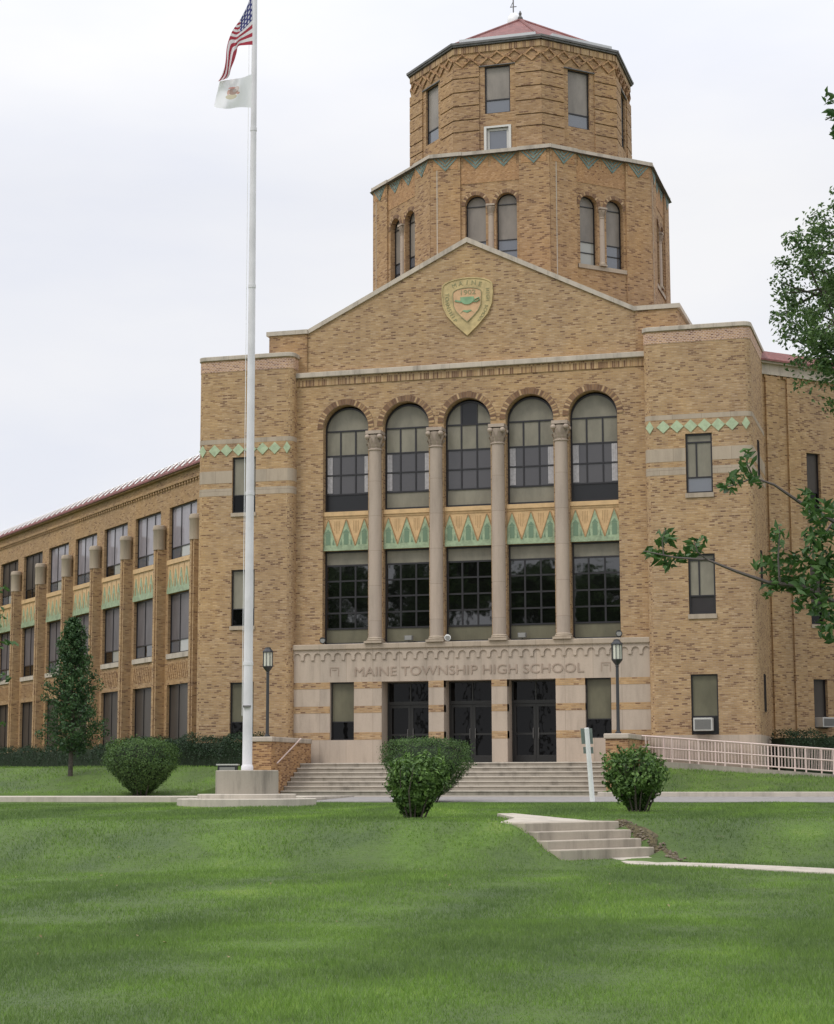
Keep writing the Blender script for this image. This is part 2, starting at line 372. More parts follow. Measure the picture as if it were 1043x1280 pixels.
def text(body, size, fr, t, z, o, mat, parent, name='lettering', ext=0.012, bold=0.0, rot=0.0, sx=1.0):
    cu = bpy.data.curves.new(name, 'FONT'); cu.body = body; cu.size = size; cu.extrude = ext; cu.offset = bold; cu.align_x = 'CENTER'; cu.align_y = 'CENTER'
    tmp = bpy.data.objects.new(name, cu); COL.objects.link(tmp)
    dg = bpy.context.evaluated_depsgraph_get(); me = bpy.data.meshes.new_from_object(tmp.evaluated_get(dg))
    bpy.data.objects.remove(tmp); bpy.data.curves.remove(cu)
    c = fr.p(t, z, o); M = Matrix(((fr.T.x, 0, fr.N.x, c.x), (fr.T.y, 0, fr.N.y, c.y), (0, 1, 0, c.z), (0, 0, 0, 1)))
    me.transform(M @ Matrix.Rotation(rot, 4, 'Z') @ Matrix.Scale(sx, 4, (1, 0, 0)))
    me.materials.clear(); me.materials.append(MATS[mat]); me.name = name
    ob = bpy.data.objects.new(name, me); COL.objects.link(ob)
    if parent: ob.parent = parent; ob.matrix_parent_inverse = parent_inv(parent)
    return ob

def wall(mb, fr, t0, t1, z0, z1, ops=(), depth=0.25, mi=0, ri=None, o=0.0):
    """face with openings (a,b,za,zb,arch): arch True puts a half circle above zb"""
    ri = mi if ri is None else ri
    rects = []
    for a, b, za, zb, arch in ops:
        rects.append((a, b, za, zb+((b-a)/2 if arch else 0)))
    ts = sorted({t0, t1, *[x for r in rects for x in r[:2]]}); zs = sorted({z0, z1, *[x for r in rects for x in r[2:]]})
    ts = [t for t in ts if t0 <= t <= t1]; zs = [z for z in zs if z0 <= z <= z1]
    for i in range(len(ts)-1):
        for j in range(len(zs)-1):
            tc_, zc_ = (ts[i]+ts[i+1])/2, (zs[j]+zs[j+1])/2
            if any(r[0] < tc_ < r[1] and r[2] < zc_ < r[3] for r in rects): continue
            mb.poly([fr.p(ts[i], zs[j], o), fr.p(ts[i+1], zs[j], o), fr.p(ts[i+1], zs[j+1], o), fr.p(ts[i], zs[j+1], o)], mi)
    for a, b, za, zb, arch in ops:
        mb.poly([fr.p(a, za, o), fr.p(a, zb, o), fr.p(a, zb, o-depth), fr.p(a, za, o-depth)][::-1], ri)
        mb.poly([fr.p(b, za, o), fr.p(b, zb, o), fr.p(b, zb, o-depth), fr.p(b, za, o-depth)], ri)
        mb.poly([fr.p(a, za, o), fr.p(b, za, o), fr.p(b, za, o-depth), fr.p(a, za, o-depth)], ri)
        if not arch:
            mb.poly([fr.p(a, zb, o), fr.p(b, zb, o), fr.p(b, zb, o-depth), fr.p(a, zb, o-depth)][::-1], ri)
        else:
            r = (b-a)/2; c = (a+b)/2; n = 20; top = zb+r
            arc = [(c-r*math.cos(math.pi*k/n), zb+r*math.sin(math.pi*k/n)) for k in range(n+1)]
            for k in range(n):
                (ta, ha), (tb, hb) = arc[k], arc[k+1]
                mb.poly([fr.p(ta, ha, o), fr.p(tb, hb, o), fr.p(tb, top, o), fr.p(ta, top, o)], mi)
                mb.poly([fr.p(ta, ha, o), fr.p(tb, hb, o), fr.p(tb, hb, o-depth), fr.p(ta, ha, o-depth)][::-1], ri)
def arch_ring(mb, fr, c, zs, r0, r1, o0, o1, mi=0, n=28):
    for k in range(n):
        a, b2 = math.pi*k/n, math.pi*(k+1)/n
        P = lambda ang, r, o: fr.p(c-r*math.cos(ang), zs+r*math.sin(ang), o)
        ua, ub = a*r1, b2*r1
        mb.poly([P(a, r0, o1), P(b2, r0, o1), P(b2, r1, o1), P(a, r1, o1)], mi, [(0.0, ua), (0.0, ub), (0.235, ub), (0.235, ua)])
        mb.poly([P(a, r1, o1), P(b2, r1, o1), P(b2, r1, o0), P(a, r1, o0)], mi, [(0.0, ua), (0.0, ub), (0.01, ub), (0.01, ua)])
        mb.poly([P(a, r0, o0), P(b2, r0, o0), P(b2, r0, o1), P(a, r0, o1)], mi, [(0.0, ua), (0.0, ub), (0.01, ub), (0.01, ua)])

def window(fr, t0, t1, z0, z1, o, cols, rows, cells, parent, fw=0.05, arch=False, fmat='frame_black', bar=0.035, sill=None, wide_rows=()):
    """cols: inner bar positions t; rows: inner bar z (ascending); cells: material per row from the bottom (str or list per column)"""
    f = MB()
    f.box(fr, t0, t0+fw, z0, z1, o-0.03, o+0.04); f.box(fr, t1-fw, t1, z0, z1, o-0.03, o+0.04)
    f.box(fr, t0+fw, t1-fw, z0, z0+fw, o-0.03, o+0.038)
    zedges = [z0]+list(rows)+[z1]
    if not arch: f.box(fr, t0+fw, t1-fw, z1-fw, z1, o-0.03, o+0.038)
    for z in rows: f.box(fr, t0+fw, t1-fw, z-bar/2, z+bar/2, o-0.025, o+0.032)
    panes = {}
    cx = (t0+t1)/2; r = (t1-t0)/2
    for j in range(len(zedges)-1):
        cc = cells[j]; cl = cols if not isinstance(cc, str) or cc.endswith('|') else []
        names = cc if not isinstance(cc, str) else [cc.rstrip('|')]*(len(cl)+1)
        for t in cl: f.box(fr, t-bar/2, t+bar/2, zedges[j]+bar/2, zedges[j+1]-bar/2, o-0.022, o+0.028)
        te = [t0]+list(cl)+[t1]
        for i, nm in enumerate(names):
            mb = panes.setdefault(nm, MB())
            a, b2, za, zb = te[i]+0.01, te[i+1]-0.01, zedges[j]+0.01, zedges[j+1]-0.01
            mb.poly([fr.p(a, za, o), fr.p(b2, za, o), fr.p(b2, zb, o), fr.p(a, zb, o)])
        for nm, mb in panes.items():
            if nm in names and not nm.startswith('glass'): mb.cut()
    if arch:
        f.box(fr, t0+fw, t1-fw, z1-bar/2, z1+bar/2, o-0.025, o+0.032)
        n = 20; spec = cells[len(zedges)-1]; segs = spec if not isinstance(spec, str) else [spec]
        te = [t0]+(list(cols) if len(segs) > 1 else [])+[t1]
        for i, nm in enumerate(segs):
            mb = panes.setdefault(nm, MB())
            xs = np.linspace(te[i]+0.005, te[i+1]-0.005, 12)
            pts = [(x, z1+math.sqrt(max(0, r*r-(x-cx)**2))-0.005) for x in xs]
            mb.poly([fr.p(xs[0], z1, o), fr.p(xs[-1], z1, o)]+[fr.p(a, b2, o) for a, b2 in pts[::-1]])
        if len(segs) > 1:
            for t in cols: f.box(fr, t-bar/2, t+bar/2, z1, z1+math.sqrt(r*r-(t-cx)**2)-0.02, o-0.022, o+0.028)
        for k in range(n):
            a, b2 = math.pi*k/n, math.pi*(k+1)/n
            P = lambda an, q, oo: fr.p(cx-q*math.cos(an), z1+q*math.sin(an), oo)
            f.poly([P(a, r-fw, o+0.04), P(b2, r-fw, o+0.04), P(b2, r, o+0.04), P(a, r, o+0.04)])
            f.poly([P(a, r-fw, o-0.03), P(b2, r-fw, o-0.03), P(b2, r-fw, o+0.04), P(a, r-fw, o+0.04)])
    w_ = f.build('window', fmat, parent)
    for nm, mb in panes.items():
        kind = {'b': 'blind', 's': 'screen', 'c': 'curtain', 'p': 'panel'}.get(nm[0], 'pane') if not nm.startswith('glass') else 'pane'
        mb.build(kind, nm, w_)
    if sill:
        sm = MB(); sm.box(fr, t0-0.03, t1+0.03, z0-sill, z0-0.002, -0.12, 0.05); sm.build('sill', 'stone_grey', w_)
    return w_

# ------------------------------------------------------------------ ground
FH = np.array([-math.sin(YAW), math.cos(YAW)]); RH = np.array([math.cos(YAW), math.sin(YAW)])
def sst(x, a, b):
    t = np.clip((x-a)/(b-a), 0, 1); return t*t*(3-2*t)
NL = np.array([8.99, -31.0]); NRt = np.array([10.37, -29.03])
MID = (NL+NRt)/2; RD = (NRt-NL)/np.linalg.norm(NRt-NL); DD = np.array([RD[1], -RD[0]])   # riser direction, direction of descent
SW = np.linalg.norm(NRt-NL)/2
STAIR_DROP = [0, 0.155, 0.31, 0.465, 0.62]
def hgt(X, Y, carve=True):
    X = np.asarray(X, float); Y = np.asarray(Y, float)
    dep = (X-CP[0])*FH[0]+(Y-CP[1])*FH[1]
    near = -2.23+0.10*sst(dep, 14, 33)+0.035*np.sin(X*0.5+1)*np.sin(Y*0.37)
    side = (X-MID[0])*RD[0]+(Y-MID[1])*RD[1]; al = (X-MID[0])*DD[0]+(Y-MID[1])*DD[1]
    wl = np.exp(-(side/2.3)**2)*sst(al, -4, -1.0)*(1-sst(al, 3, 6)); bc = dep*(1-wl)+(37.6-3.6*al)*wl
    bank = sst(bc, 32.4, 38.0)
    top = -1.365+0.155*sst(dep, 37, 49)
    z = near*(1-bank)+top*bank
    if carve:
        lat = np.abs((X-MID[0])*RD[0]+(Y-MID[1])*RD[1]); al = (X-MID[0])*DD[0]+(Y-MID[1])*DD[1]
        zc = np.where(al < 0.02, -1.58, np.maximum(-2.035, -1.54-0.70*np.clip(al, 0, 1.2)))-0.02*np.clip(al-1.2, 0, 6)
        w = (1-sst(lat, SW*0.97, SW*0.97+0.22))*sst(al, -2.3, -1.9)*(1-sst(al, 2, 4))
        z = z*(1-w)+np.minimum(z, zc)*w+0
        # worn bank at the right end of the steps
        side = (X-MID[0])*RD[0]+(Y-MID[1])*RD[1]
        z = z+0.05*np.exp(-((side-SW-0.55)/0.35)**2)*np.exp(-((al-0.5)/0.7)**2)
    # under the drive
    k = sst(Y, -16.5, -14.7); z = z*(1-k)+(-1.235)*k
    # lawn rising to the building outside the entrance bay
    rise = sst(Y, -9.8, -2.6); side = np.where(np.abs(X) > 6.45, 1.0, 0.0)
    k2 = sst(Y, -14.7, -9.9)
    z = np.where(Y > -14.7, -1.235+(0.075*k2+0.03), z)
    zt_ = np.where(X > 0, np.clip(0.78-0.057*(X-6.5), 0.35, 0.86), 0.86)
    z = np.where(Y > -9.95, -1.13+side*(0.15+zt_*rise), z)
    return z
def hit(u, v):
    d = ray(u, v)/FPX
    lo = 5.0
    for q in np.arange(5, 110, 0.05):
        p = Vector(CP)+d*float(q)
        if p.z < float(hgt(p.x, p.y)): return p
    return Vector(CP)+d*60.0
def axis(pts):
    a = []
    for (x0, x1, st) in pts: a += list(np.arange(x0, x1, st))
    return np.array(sorted(set(np.round(a, 3))))
xs = axis([(-320, -60, 20), (-60, -20, 3), (-20, 26, 0.25), (26, 60, 3), (60, 321, 20)]); xs = np.array(sorted(set(list(xs)+[-6.46, -6.44, 6.44, 6.46])))
ys = axis([(-170, -66, 8), (-66, -54, 1.0), (-54, -14, 0.25), (-14, 2, 0.3), (2, 60, 3), (60, 400, 20)]); ys = np.array(sorted(set(list(ys)+[-9.96, -9.94, -14.71, -14.69])))
GX, GY = np.meshgrid(xs, ys); GZ = hgt(GX, GY)
co = np.stack([GX, GY, GZ], -1).reshape(-1, 3); nx, ny = len(xs), len(ys)
i = np.arange((ny-1)*(nx-1)); r_ = i//(nx-1); c_ = i % (nx-1); q0 = r_*nx+c_
me = bpy.data.meshes.new('ground'); me.from_pydata(co.tolist(), [], np.stack([q0, q0+1, q0+nx+1, q0+nx], -1).tolist())
me.materials.append(MATS['lawn']); me.polygons.foreach_set('use_smooth', [True]*len(me.polygons))
go = bpy.data.objects.new('ground', me); COL.objects.link(go); struct(go)

mb = MB()   # plaza in front of the steps
mb.slab([(-6.45, -10.0), (6.45, -10.0), (6.45, -3.9), (-6.45, -3.9)], -1.3, -1.10); struct(mb.build('plaza', 'concrete_old'))
mb = MB()
v0 = [(-1.0, -14.6, -1.185), (90, -14.6, -1.185), (90, -10.02, -1.09), (-1.0, -10.02, -1.09)]
mb.poly(v0); mb.poly([(-1.0, -14.6, -1.5), (90, -14.6, -1.5), (90, -14.6, -1.185), (-1.0, -14.6, -1.185)]); struct(mb.build('driveway', 'asphalt'))
mb = MB(); mb.box(W0, 6.42, 90, -1.3, -0.955, 9.75, 10.02); struct(mb.build('kerb', 'concrete', bevel=0.02))
mb = MB(); mb.slab([(-90, -12.0), (-1.02, -14.6), (-1.02, -10.02), (-6.3, -10.02), (-90, -10.2)], -1.4, -1.06); struct(mb.build('walkway', 'concrete'))

# path with four worn steps in the lawn
def pt(al, lat): q = MID+DD*al+RD*lat; return (float(q[0]), float(q[1]))
mb = MB()
for k in range(4):
    z = -1.385-0.155*k; a0 = -0.55 if k == 0 else 0.30*(k-1)+0.0
    a1 = 0.30*k; a0 = a1-0.75
    off = [0.0, 0.02, -0.015, 0.01][k]
    mb.slab([pt(a0, -SW+off), pt(a1, -SW+off), pt(a1, SW+off), pt(a0, SW+off)], z-0.5, z)
stonemat('concrete_step', (0.43, 0.375, 0.305), streak=0.4, joints=False)
st = mb.build('lawn_steps', 'concrete_step', bevel=0.018); tag(st, 'four worn concrete steps set into the grass bank at right', 'steps')
mb = MB(); A = [(-0.76-0.25*k) for k in range(10)]
for a, b2 in zip(A[:-1], A[1:]):
    za, zb = [max(-1.388+0.052*(-0.76-q), float(hgt(*pt(q, 0)))+0.012 if q < -2.0 else -9) for q in (a, b2)]
    fa, fb = [float(np.interp(-q, [0.76, 1.0, 1.8, 3.2], [-0.95, -0.75, 0.15, 0.72])) for q in (a, b2)]
    p = [pt(b2, SW*fb), pt(a, SW*fa), pt(a, SW), pt(b2, SW)]
    mb.poly([(p[0][0], p[0][1], zb), (p[1][0], p[1][1], za), (p[2][0], p[2][1], za), (p[3][0], p[3][1], zb)])
    mb.poly([(p[0][0], p[0][1], zb-.2), (p[1][0], p[1][1], za-.2), (p[1][0], p[1][1], za), (p[0][0], p[0][1], zb)])
struct(mb.build('upper_path', 'concrete'))
mb = MB(); A = [0.905+0.5*k for k in range(30)]
for a, b2 in zip(A[:-1], A[1:]):
    za, zb = [float(hgt(*pt(q, 0)))+0.02 for q in (a, b2)]
    fa, fb = [0.55-0.35*min(1, (q-0.9)/1.2) for q in (a, b2)]
    p = [pt(a, -SW*0.1+SW*fa*0.3), pt(b2, -SW*0.1+SW*fb*0.3), pt(b2, SW*0.92), pt(a, SW*0.92)]
    mb.poly([(p[0][0], p[0][1], za), (p[1][0], p[1][1], zb), (p[2][0], p[2][1], zb), (p[3][0], p[3][1], za)])
    mb.poly([(p[0][0], p[0][1], za-.2), (p[1][0], p[1][1], zb-.2), (p[1][0], p[1][1], zb), (p[0][0], p[0][1], za)])
struct(mb.build('lower_path', 'concrete'))
# rubble and bare soil at the right end of the steps
mb = MB()
for k in range(170):
    al = random.uniform(-0.1, 1.5); la = SW+0.02+abs(random.gauss(0, 0.10))
    x, y = pt(al, la); z = float(hgt(x, y)); r = random.uniform(0.012, 0.036)
    pr = [(0.3*r, -r*0.4), (r, -r*0.2), (r*0.9, r*0.25), (r*0.3, r*0.6)]; mb.lathe((x, y, z+0.01), pr, 6, 0, random.random(), random.random()+0)if False else mb.lathe((x, y, z+0.01), pr, random.choice([5, 6, 7]))
o = mb.build('loose_rubble', 'rubble'); tag(o, 'bare soil and broken rubble at the right end of the lawn steps', 'rubble'); o['kind'] = 'stuff'
mb = MB()
g_ = 14
for i_ in range(g_):
    for j_ in range(g_):
        def sp_(a, b2):
            w = 0.26+0.10*math.sin(a*1.3)+0.06*math.sin(a*2.9+1); x, y = pt(-0.35+2.1*a/g_, SW+0.005+w*b2/g_*math.sin(math.pi*min(1, (a+1.5)/(g_+1)))); return (x, y, float(hgt(x, y))+0.012+0.01*math.sin(a*2.1+b2*1.7))
        mb.poly([sp_(i_, j_), sp_(i_+1, j_), sp_(i_+1, j_+1), sp_(i_, j_+1)][::-1])
struct(mb.build('bare_soil', 'soil', smooth=True))

# ------------------------------------------------------------------ the school
S = thing('school_building', 'long buff brick school with arched centre, two front towers and an octagonal tower', 'school')
BAY = [-4.6, -2.3, 0.0, 2.3, 4.6]
# --- front wall with the five arches
mb = MB(); mr_ = MB()
ops = [(c-0.87, c+0.87, 4.28, 12.22, True) for c in BAY]
wall(mb, W0, -6.6, 6.6, 4.20, 14.17, [(c-0.87, c+0.87, 4.28, 12.22, True) for c in (-4.6, -2.3, 0, 2.3, 4.6)], 0.42)
mb.build('front_wall', 'brick', S)
for c in BAY:
    arch_ring(mr_, W0, c, 12.22, 0.872, 1.09, -0.01, 0.022); mr_.cut()
mr_.build('arch_ring', 'brick_uv', S)
mb = MB(); mb.box(W0, -6.55, 6.55, 13.86, 14.16, -0.02, 0.035); mb.build('soldier_course', 'brick_soldier', S)
mb = MB(); mb.box(W0, -6.55, 6.55, 14.17, 14.36, -0.3, 0.15); mb.build('cornice', 'coping', S, bevel=0.02)
# columns
def column(fr, t, o, z0, z1, r, parent, cap=0.66, base=0.22, capw=None):
    c = fr.p(t, 0, o); rc = (capw or r*2.45)/2
    m1 = MB(); m1.lathe((c.x, c.y, 0), [(r, z0+base), (r*0.985, (z0+z1)/2), (r*0.93, z1-cap)], 28); col = m1.build('column', 'stone_column', parent, smooth=True)
    m2 = MB(); fb = FR(c, math.degrees(fr.ang))
    m2.box(fb, -r*1.35, r*1.35, z0, z0+base*0.35, -r*1.35, r*1.35)
    m2.lathe((c.x, c.y, 0), [(r*1.3, z0+base*.36), (r*1.36, z0+base*.5), (r*1.18, z0+base*.65), (r*1.22, z0+base*.8), (r*1.02, z0+base)], 24)
    m2.build('column_base', 'stone_grey', col, smooth=True)
    m3 = MB(); zc = z1-cap; k = cap/0.66
    m3.lathe((c.x, c.y, 0), [(r*0.95, zc-0.07*k), (r*1.08, zc-0.05*k), (r*1.08, zc-0.01*k), (r*0.92, zc+0.01*k), (r*0.98, zc+0.25*k), (rc*0.98, zc+0.50*k)], 24)
    m3.box(fb, -rc, rc, z1-0.12*k, z1, -rc, rc)
    for a in range(8):      # acanthus leaves
        an = a*math.pi/4+fr.ang
        for (zz, rr_, hh, ww) in ((zc+0.03*k, 0.98, 0.20*k, 0.16), (zc+0.18*k, 1.02, 0.22*k, 0.13)):
            a2 = an+(math.pi/8 if zz > zc+0.1*k else 0); d = Vector((math.cos(a2), math.sin(a2), 0)); s_ = Vector((-d.y, d.x, 0))
            b0 = Vector((c.x, c.y, zz))+d*r*rr_; q = b0+Vector((0, 0, hh))+d*0.06*k
            m3.poly([b0-s_*ww*r*2, b0+s_*ww*r*2, q+s_*ww*r*1.6, q+d*0.05*k-Vector((0, 0, 0.03*k)), q-s_*ww*r*1.6])
    for a in range(4):      # volutes on the corners
        an = a*math.pi/2+math.pi/4+fr.ang; d = Vector((math.cos(an), math.sin(an), 0))
        m3.sphere(tuple(Vector((c.x, c.y, z1-0.22*k))+d*rc*1.12), 0.085*k*r/0.24 if r < 0.2 else 0.10, n=10)
    m3.build('capital', 'stone_column', col, smooth=True)
    return col
for t in (-3.45, -1.15, 1.15, 3.45):
    column(W0, t, 0.03, 4.27, 12.02, 0.245, S, capw=0.58)
# windows of the five bays
for c in BAY:
    a, b2 = c-0.87, c+0.87; cols = (c-0.29, c+0.29)
    low = 'panel_black' if abs(c) > 4 else 'blind'
    up = ['glass_room', 'glass_room', 'glass_room']
    arch = ['blind', 'panel_black', 'blind'] if c == 0 else 'blind'
    window(W0, a, b2, 9.17, 12.16, -0.34, cols, (9.80, 10.52, 11.24), [low, up, up, 'blind|', arch], S, arch=True, fw=0.06, bar=0.055)
    if c != 0:
        m1 = MB()
        for (u, w_) in ((a+0.07, 0.20 if c < 0 else 0.22), (b2-0.07-(0.17 if c < 0 else 0.2), 0.16 if c < 0 else 0.2)):
            n = 5
            for k in range(n):
                u0, u1 = u+w_*k/n, u+w_*(k+1)/n
                if k == 0: m1.cut()
                m1.poly([W0.p(u0, 9.86, -0.325+(0.006 if k % 2 else 0)), W0.p(u1, 9.86, -0.325+(0 if k % 2 else 0.006)), W0.p(u1, 11.2, -0.325+(0 if k % 2 else 0.006)), W0.p(u0, 11.2, -0.325+(0.006 if k % 2 else 0))])
        m1.build('curtain', 'curtain', S)
    gl = ['glass']*3
    window(W0, a, b2, 4.29, 7.70, -0.34, cols, (4.86, 5.43, 6.01, 6.60, 7.17), ['blind_dark', gl, gl, gl, gl, 'blind'], S, fw=0.06, bar=0.06)
    # terracotta spandrel
    sp_ = MB(); sp_.box(W0, a, b2, 7.71, 9.13, -0.36, -0.14); pn = sp_.build('spandrel_panel', 'terracotta', S)
    tr = MB(); tr.box(W0, a+.002, b2-.002, 8.98, 9.135, -0.15, -0.07); tr.box(W0, a+.002, b2-.002, 8.90, 8.98, -0.15, -0.115); tr.build('trim', 'terracotta', pn)
    gr = MB(); gd = MB(); gb = MB()
    gr.box(W0, a+.002, b2-.002, 7.705, 7.86, -0.15, -0.075)
    for k, tc_ in enumerate((c-0.69, c, c+0.69)):
        L_, R_ = max(a+0.003, tc_-0.33), min(b2-0.003, tc_+0.33)
        zl = 7.86+(8.84-7.86)*(L_-(tc_-0.33))/0.33; zr = 7.86+(8.84-7.86)*((tc_+0.33)-R_)/0.33
        pts = [(L_, 7.86), (R_, 7.86)]
        if R_ < tc_+0.33: pts.append((R_, zr))
        pts.append((tc_, 8.84))
        if L_ > tc_-0.33: pts.append((L_, zl))
        gr.plate(W0, pts, -0.15, -0.10)
        # pale rim of each dart
        for (p0, p1) in (((L_, zl if L_ > tc_-0.33 else 7.86), (tc_, 8.84)), ((tc_, 8.84), (R_, zr if R_ < tc_+0.33 else 7.86))):
            dx, dz = p1[0]-p0[0], p1[1]-p0[1]; ln = math.hypot(dx, dz); nx_, nz_ = -dz/ln*0.022, dx/ln*0.022
            gb.plate(W0, [p0, p1, (p1[0]+nx_, p1[1]+nz_), (p0[0]+nx_, p0[1]+nz_)], -0.145, -0.085)
        gd.box(W0, tc_-0.085, tc_+0.085, 7.92, 8.34, -0.11, -0.092); gd.plate(W0, [(tc_-0.11, 8.36), (tc_+0.11, 8.36), (tc_, 8.50)], -0.11, -0.092)
        gd.cut()
        for q in (-0.2, 0.2):
            if a+.03 < tc_+q < b2-.03: gd.plate(W0, [(tc_+q-0.035, 7.92), (tc_+q+0.035, 7.92), (tc_+q+0.01*np.sign(-q), 8.13)], -0.11, -0.092)
    for q in (-0.36, 0.36):       # incised lines in the buff points
        for w_ in (-0.09, -0.03, 0.03, 0.09):
            gd2 = MB() if False else None
            gb.box(W0, c+q+w_-0.006, c+q+w_+0.006, 8.45+abs(w_)*1.6-.15, 8.80, -0.145, -0.132)
    gr.build('green_dart', 'tc_green', pn); gd.build('niche', 'tc_green_dark', pn); gb.build('dart_rim', 'terracotta_line', pn)

# --- stone entrance storey, Y = -0.15
SF = FR((0, -0.15, 0))
door_c = (-2.3, 0.0, 2.3)
ops = [(c-0.87, c+0.87, 0.0, 2.90, False) for c in door_c]+[(-5.12, -4.21, 0.83, 2.90, False), (4.21, 5.12, 0.83, 2.90, False)]
mb = MB(); wall(mb, SF, -6.6, 6.6, -1.3, 4.07, ops, 0.75); mb.poly([SF.p(-6.6, 4.07, 0), SF.p(6.6, 4.07, 0), SF.p(6.6, 4.07, -.2), SF.p(-6.6, 4.07, -.2)])
mb.build('stone_front', 'stone', S)
mb = MB()
for z0, z1 in ((2.66, 2.90), (1.79, 2.04), (0.84, 1.10)):
    for a, b2 in ((-6.6, -5.12), (-4.21, -3.17), (-1.43, -0.87), (0.87, 1.43), (3.17, 4.21), (5.12, 6.6)):
        mb.box(SF, a, b2, z0, z1, -0.3 if abs(a) < 4 else -0.02, 0.006); mb.cut()
mb.build('brick_band', 'brick', S)
mb = MB(); mb.box(W0, -6.6, 6.6, 4.07, 4.27, -0.36, 0.27); mb.build('ledge', 'stone_grey', S, bevel=0.03)
# scalloped frieze: hood above a row of little arches
mb = MB(); P_ = 0.386; n = 34; x0 = -6.55
mb.box(SF, -6.6, 6.6, 4.00, 4.069, 0.0, 0.05)
for k in range(n):
    c = x0+P_*(k+0.5); m_ = 10
    arc = [(c-0.135*math.cos(math.pi*j/m_), 3.82+0.135*math.sin(math.pi*j/m_)) for j in range(m_+1)]
    mb.plate(SF, [(c-P_/2, 4.0)]+[(c-P_/2, 3.74)]+[(c-0.135, 3.72)]+arc+[(c+0.135, 3.72), (c+P_/2, 3.74), (c+P_/2, 4.0)], 0.0, 0.05) if False else None
    o_ = 0.05
    for j in range(m_):
        (ta, ha), (tb, hb) = arc[j], arc[j+1]
        mb.poly([SF.p(ta, ha, o_), SF.p(tb, hb, o_), SF.p(tb, 4.0, o_), SF.p(ta, 4.0, o_)])
        mb.poly([SF.p(ta, ha, 0), SF.p(tb, hb, 0), SF.p(tb, hb, o_), SF.p(ta, ha, o_)])
    for a, b2 in ((c-P_/2, c-0.135), (c+0.135, c+P_/2)): mb.box(SF, a, b2, 3.70, 4.0, 0.0, o_)
mb.build('scallop_frieze', 'stone', S)
tx = text('MAINE TOWNSHIP HIGH SCHOOL', 0.46, FR((0, 0, 0)), 0, 0, 0, 'letter_shade', S, ext=0.018)
co_ = np.array([v.co[:] for v in tx.data.vertices]); kx = 8.35/(co_[:, 0].max()-co_[:, 0].min()); mx_ = (co_[:, 0].max()+co_[:, 0].min())/2; mz_ = (co_[:, 2].max()+co_[:, 2].min())/2
for v in tx.data.vertices: v.co.x = (v.co.x-mx_)*kx; v.co.z = v.co.z-mz_+3.27; v.co.y -= 0.156
mb = MB()
for t in (-4.95, 4.95):
    mb.box(SF, t-0.17, t+0.17, 3.405, 3.435, 0, 0.012); mb.box(SF, t-0.17, t-0.14, 3.12, 3.405, 0, 0.012); mb.box(SF, t+0.14, t+0.17, 3.12, 3.405, 0, 0.012); mb.box(SF, t-0.09, t+0.09, 3.33, 3.355, 0, 0.012)
    mb.cut()
mb.build('frieze_ornament', 'letter_shade', S)
for s_ in (-1, 1):
    t0, t1 = (-5.12, -4.21) if s_ < 0 else (4.21, 5.12)
    window(SF, t0, t1, 0.83, 2.90, -0.2, (), (1.48,), ['glass_door', 'blind_dark'], S, fw=0.045)
# doors
for c in door_c:
    fr = FR((c, 0, 0)); o = -0.62
    f = MB()
    f.box(fr, -0.87, -0.81, 0, 2.9, o-0.05, o+0.05); f.box(fr, 0.81, 0.87, 0, 2.9, o-0.05, o+0.05); f.box(fr, -0.81, 0.81, 2.84, 2.9, o-.05, o+.05)
    f.box(fr, -0.81, 0.81, 2.08, 2.20, o-.05, o+.06); f.box(fr, -0.025, 0.025, 2.2, 2.84, o-.04, o+.04)
    fo = f.build('door_frame', 'door_frame', S)
    g1 = MB(); g1.poly([fr.p(-0.81, 2.2, o), fr.p(0.81, 2.2, o), fr.p(0.81, 2.84, o), fr.p(-0.81, 2.84, o)]); g1.build('transom_pane', 'glass_door', fo)
    for s_ in (-1, 1):
        d = MB(); e0, e1 = (-0.805, -0.005) if s_ < 0 else (0.005, 0.805)
        d.box(fr, e0, e0+0.09, 0.02, 2.07, o-.03, o+.03); d.box(fr, e1-0.09, e1, 0.02, 2.07, o-.03, o+.03)
        d.box(fr, e0+.09, e1-.09, 0.02, 0.27, o-.03, o+.03); d.box(fr, e0+.09, e1-.09, 1.97, 2.07, o-.03, o+.03); d.box(fr, e0+.09, e1-.09, 0.98, 1.05, o-.03, o+.03)
        dd = d.build('door', 'door_frame', S)
        g2 = MB(); g2.poly([fr.p(e0+.08, 0.2, o), fr.p(e1-.08, 0.2, o), fr.p(e1-.08, 2.0, o), fr.p(e0+.08, 2.0, o)]); g2.build('door_pane', 'glass_door', dd)
        h_ = MB(); hx = -0.10 if s_ < 0 else 0.10
        h_.tube([fr.p(hx, 0.85, o+.02), fr.p(hx, 0.87, o+.08), fr.p(hx, 1.2, o+.08), fr.p(hx, 1.22, o+.02)], 0.012); h_.build('door_handle', 'metal_grey', dd)
mb = MB(); mb.box(W0, -6.5, 6.5, -1.3, 13.9, -1.6, -1.1); mb.build('dark_lobby', 'interior', S)

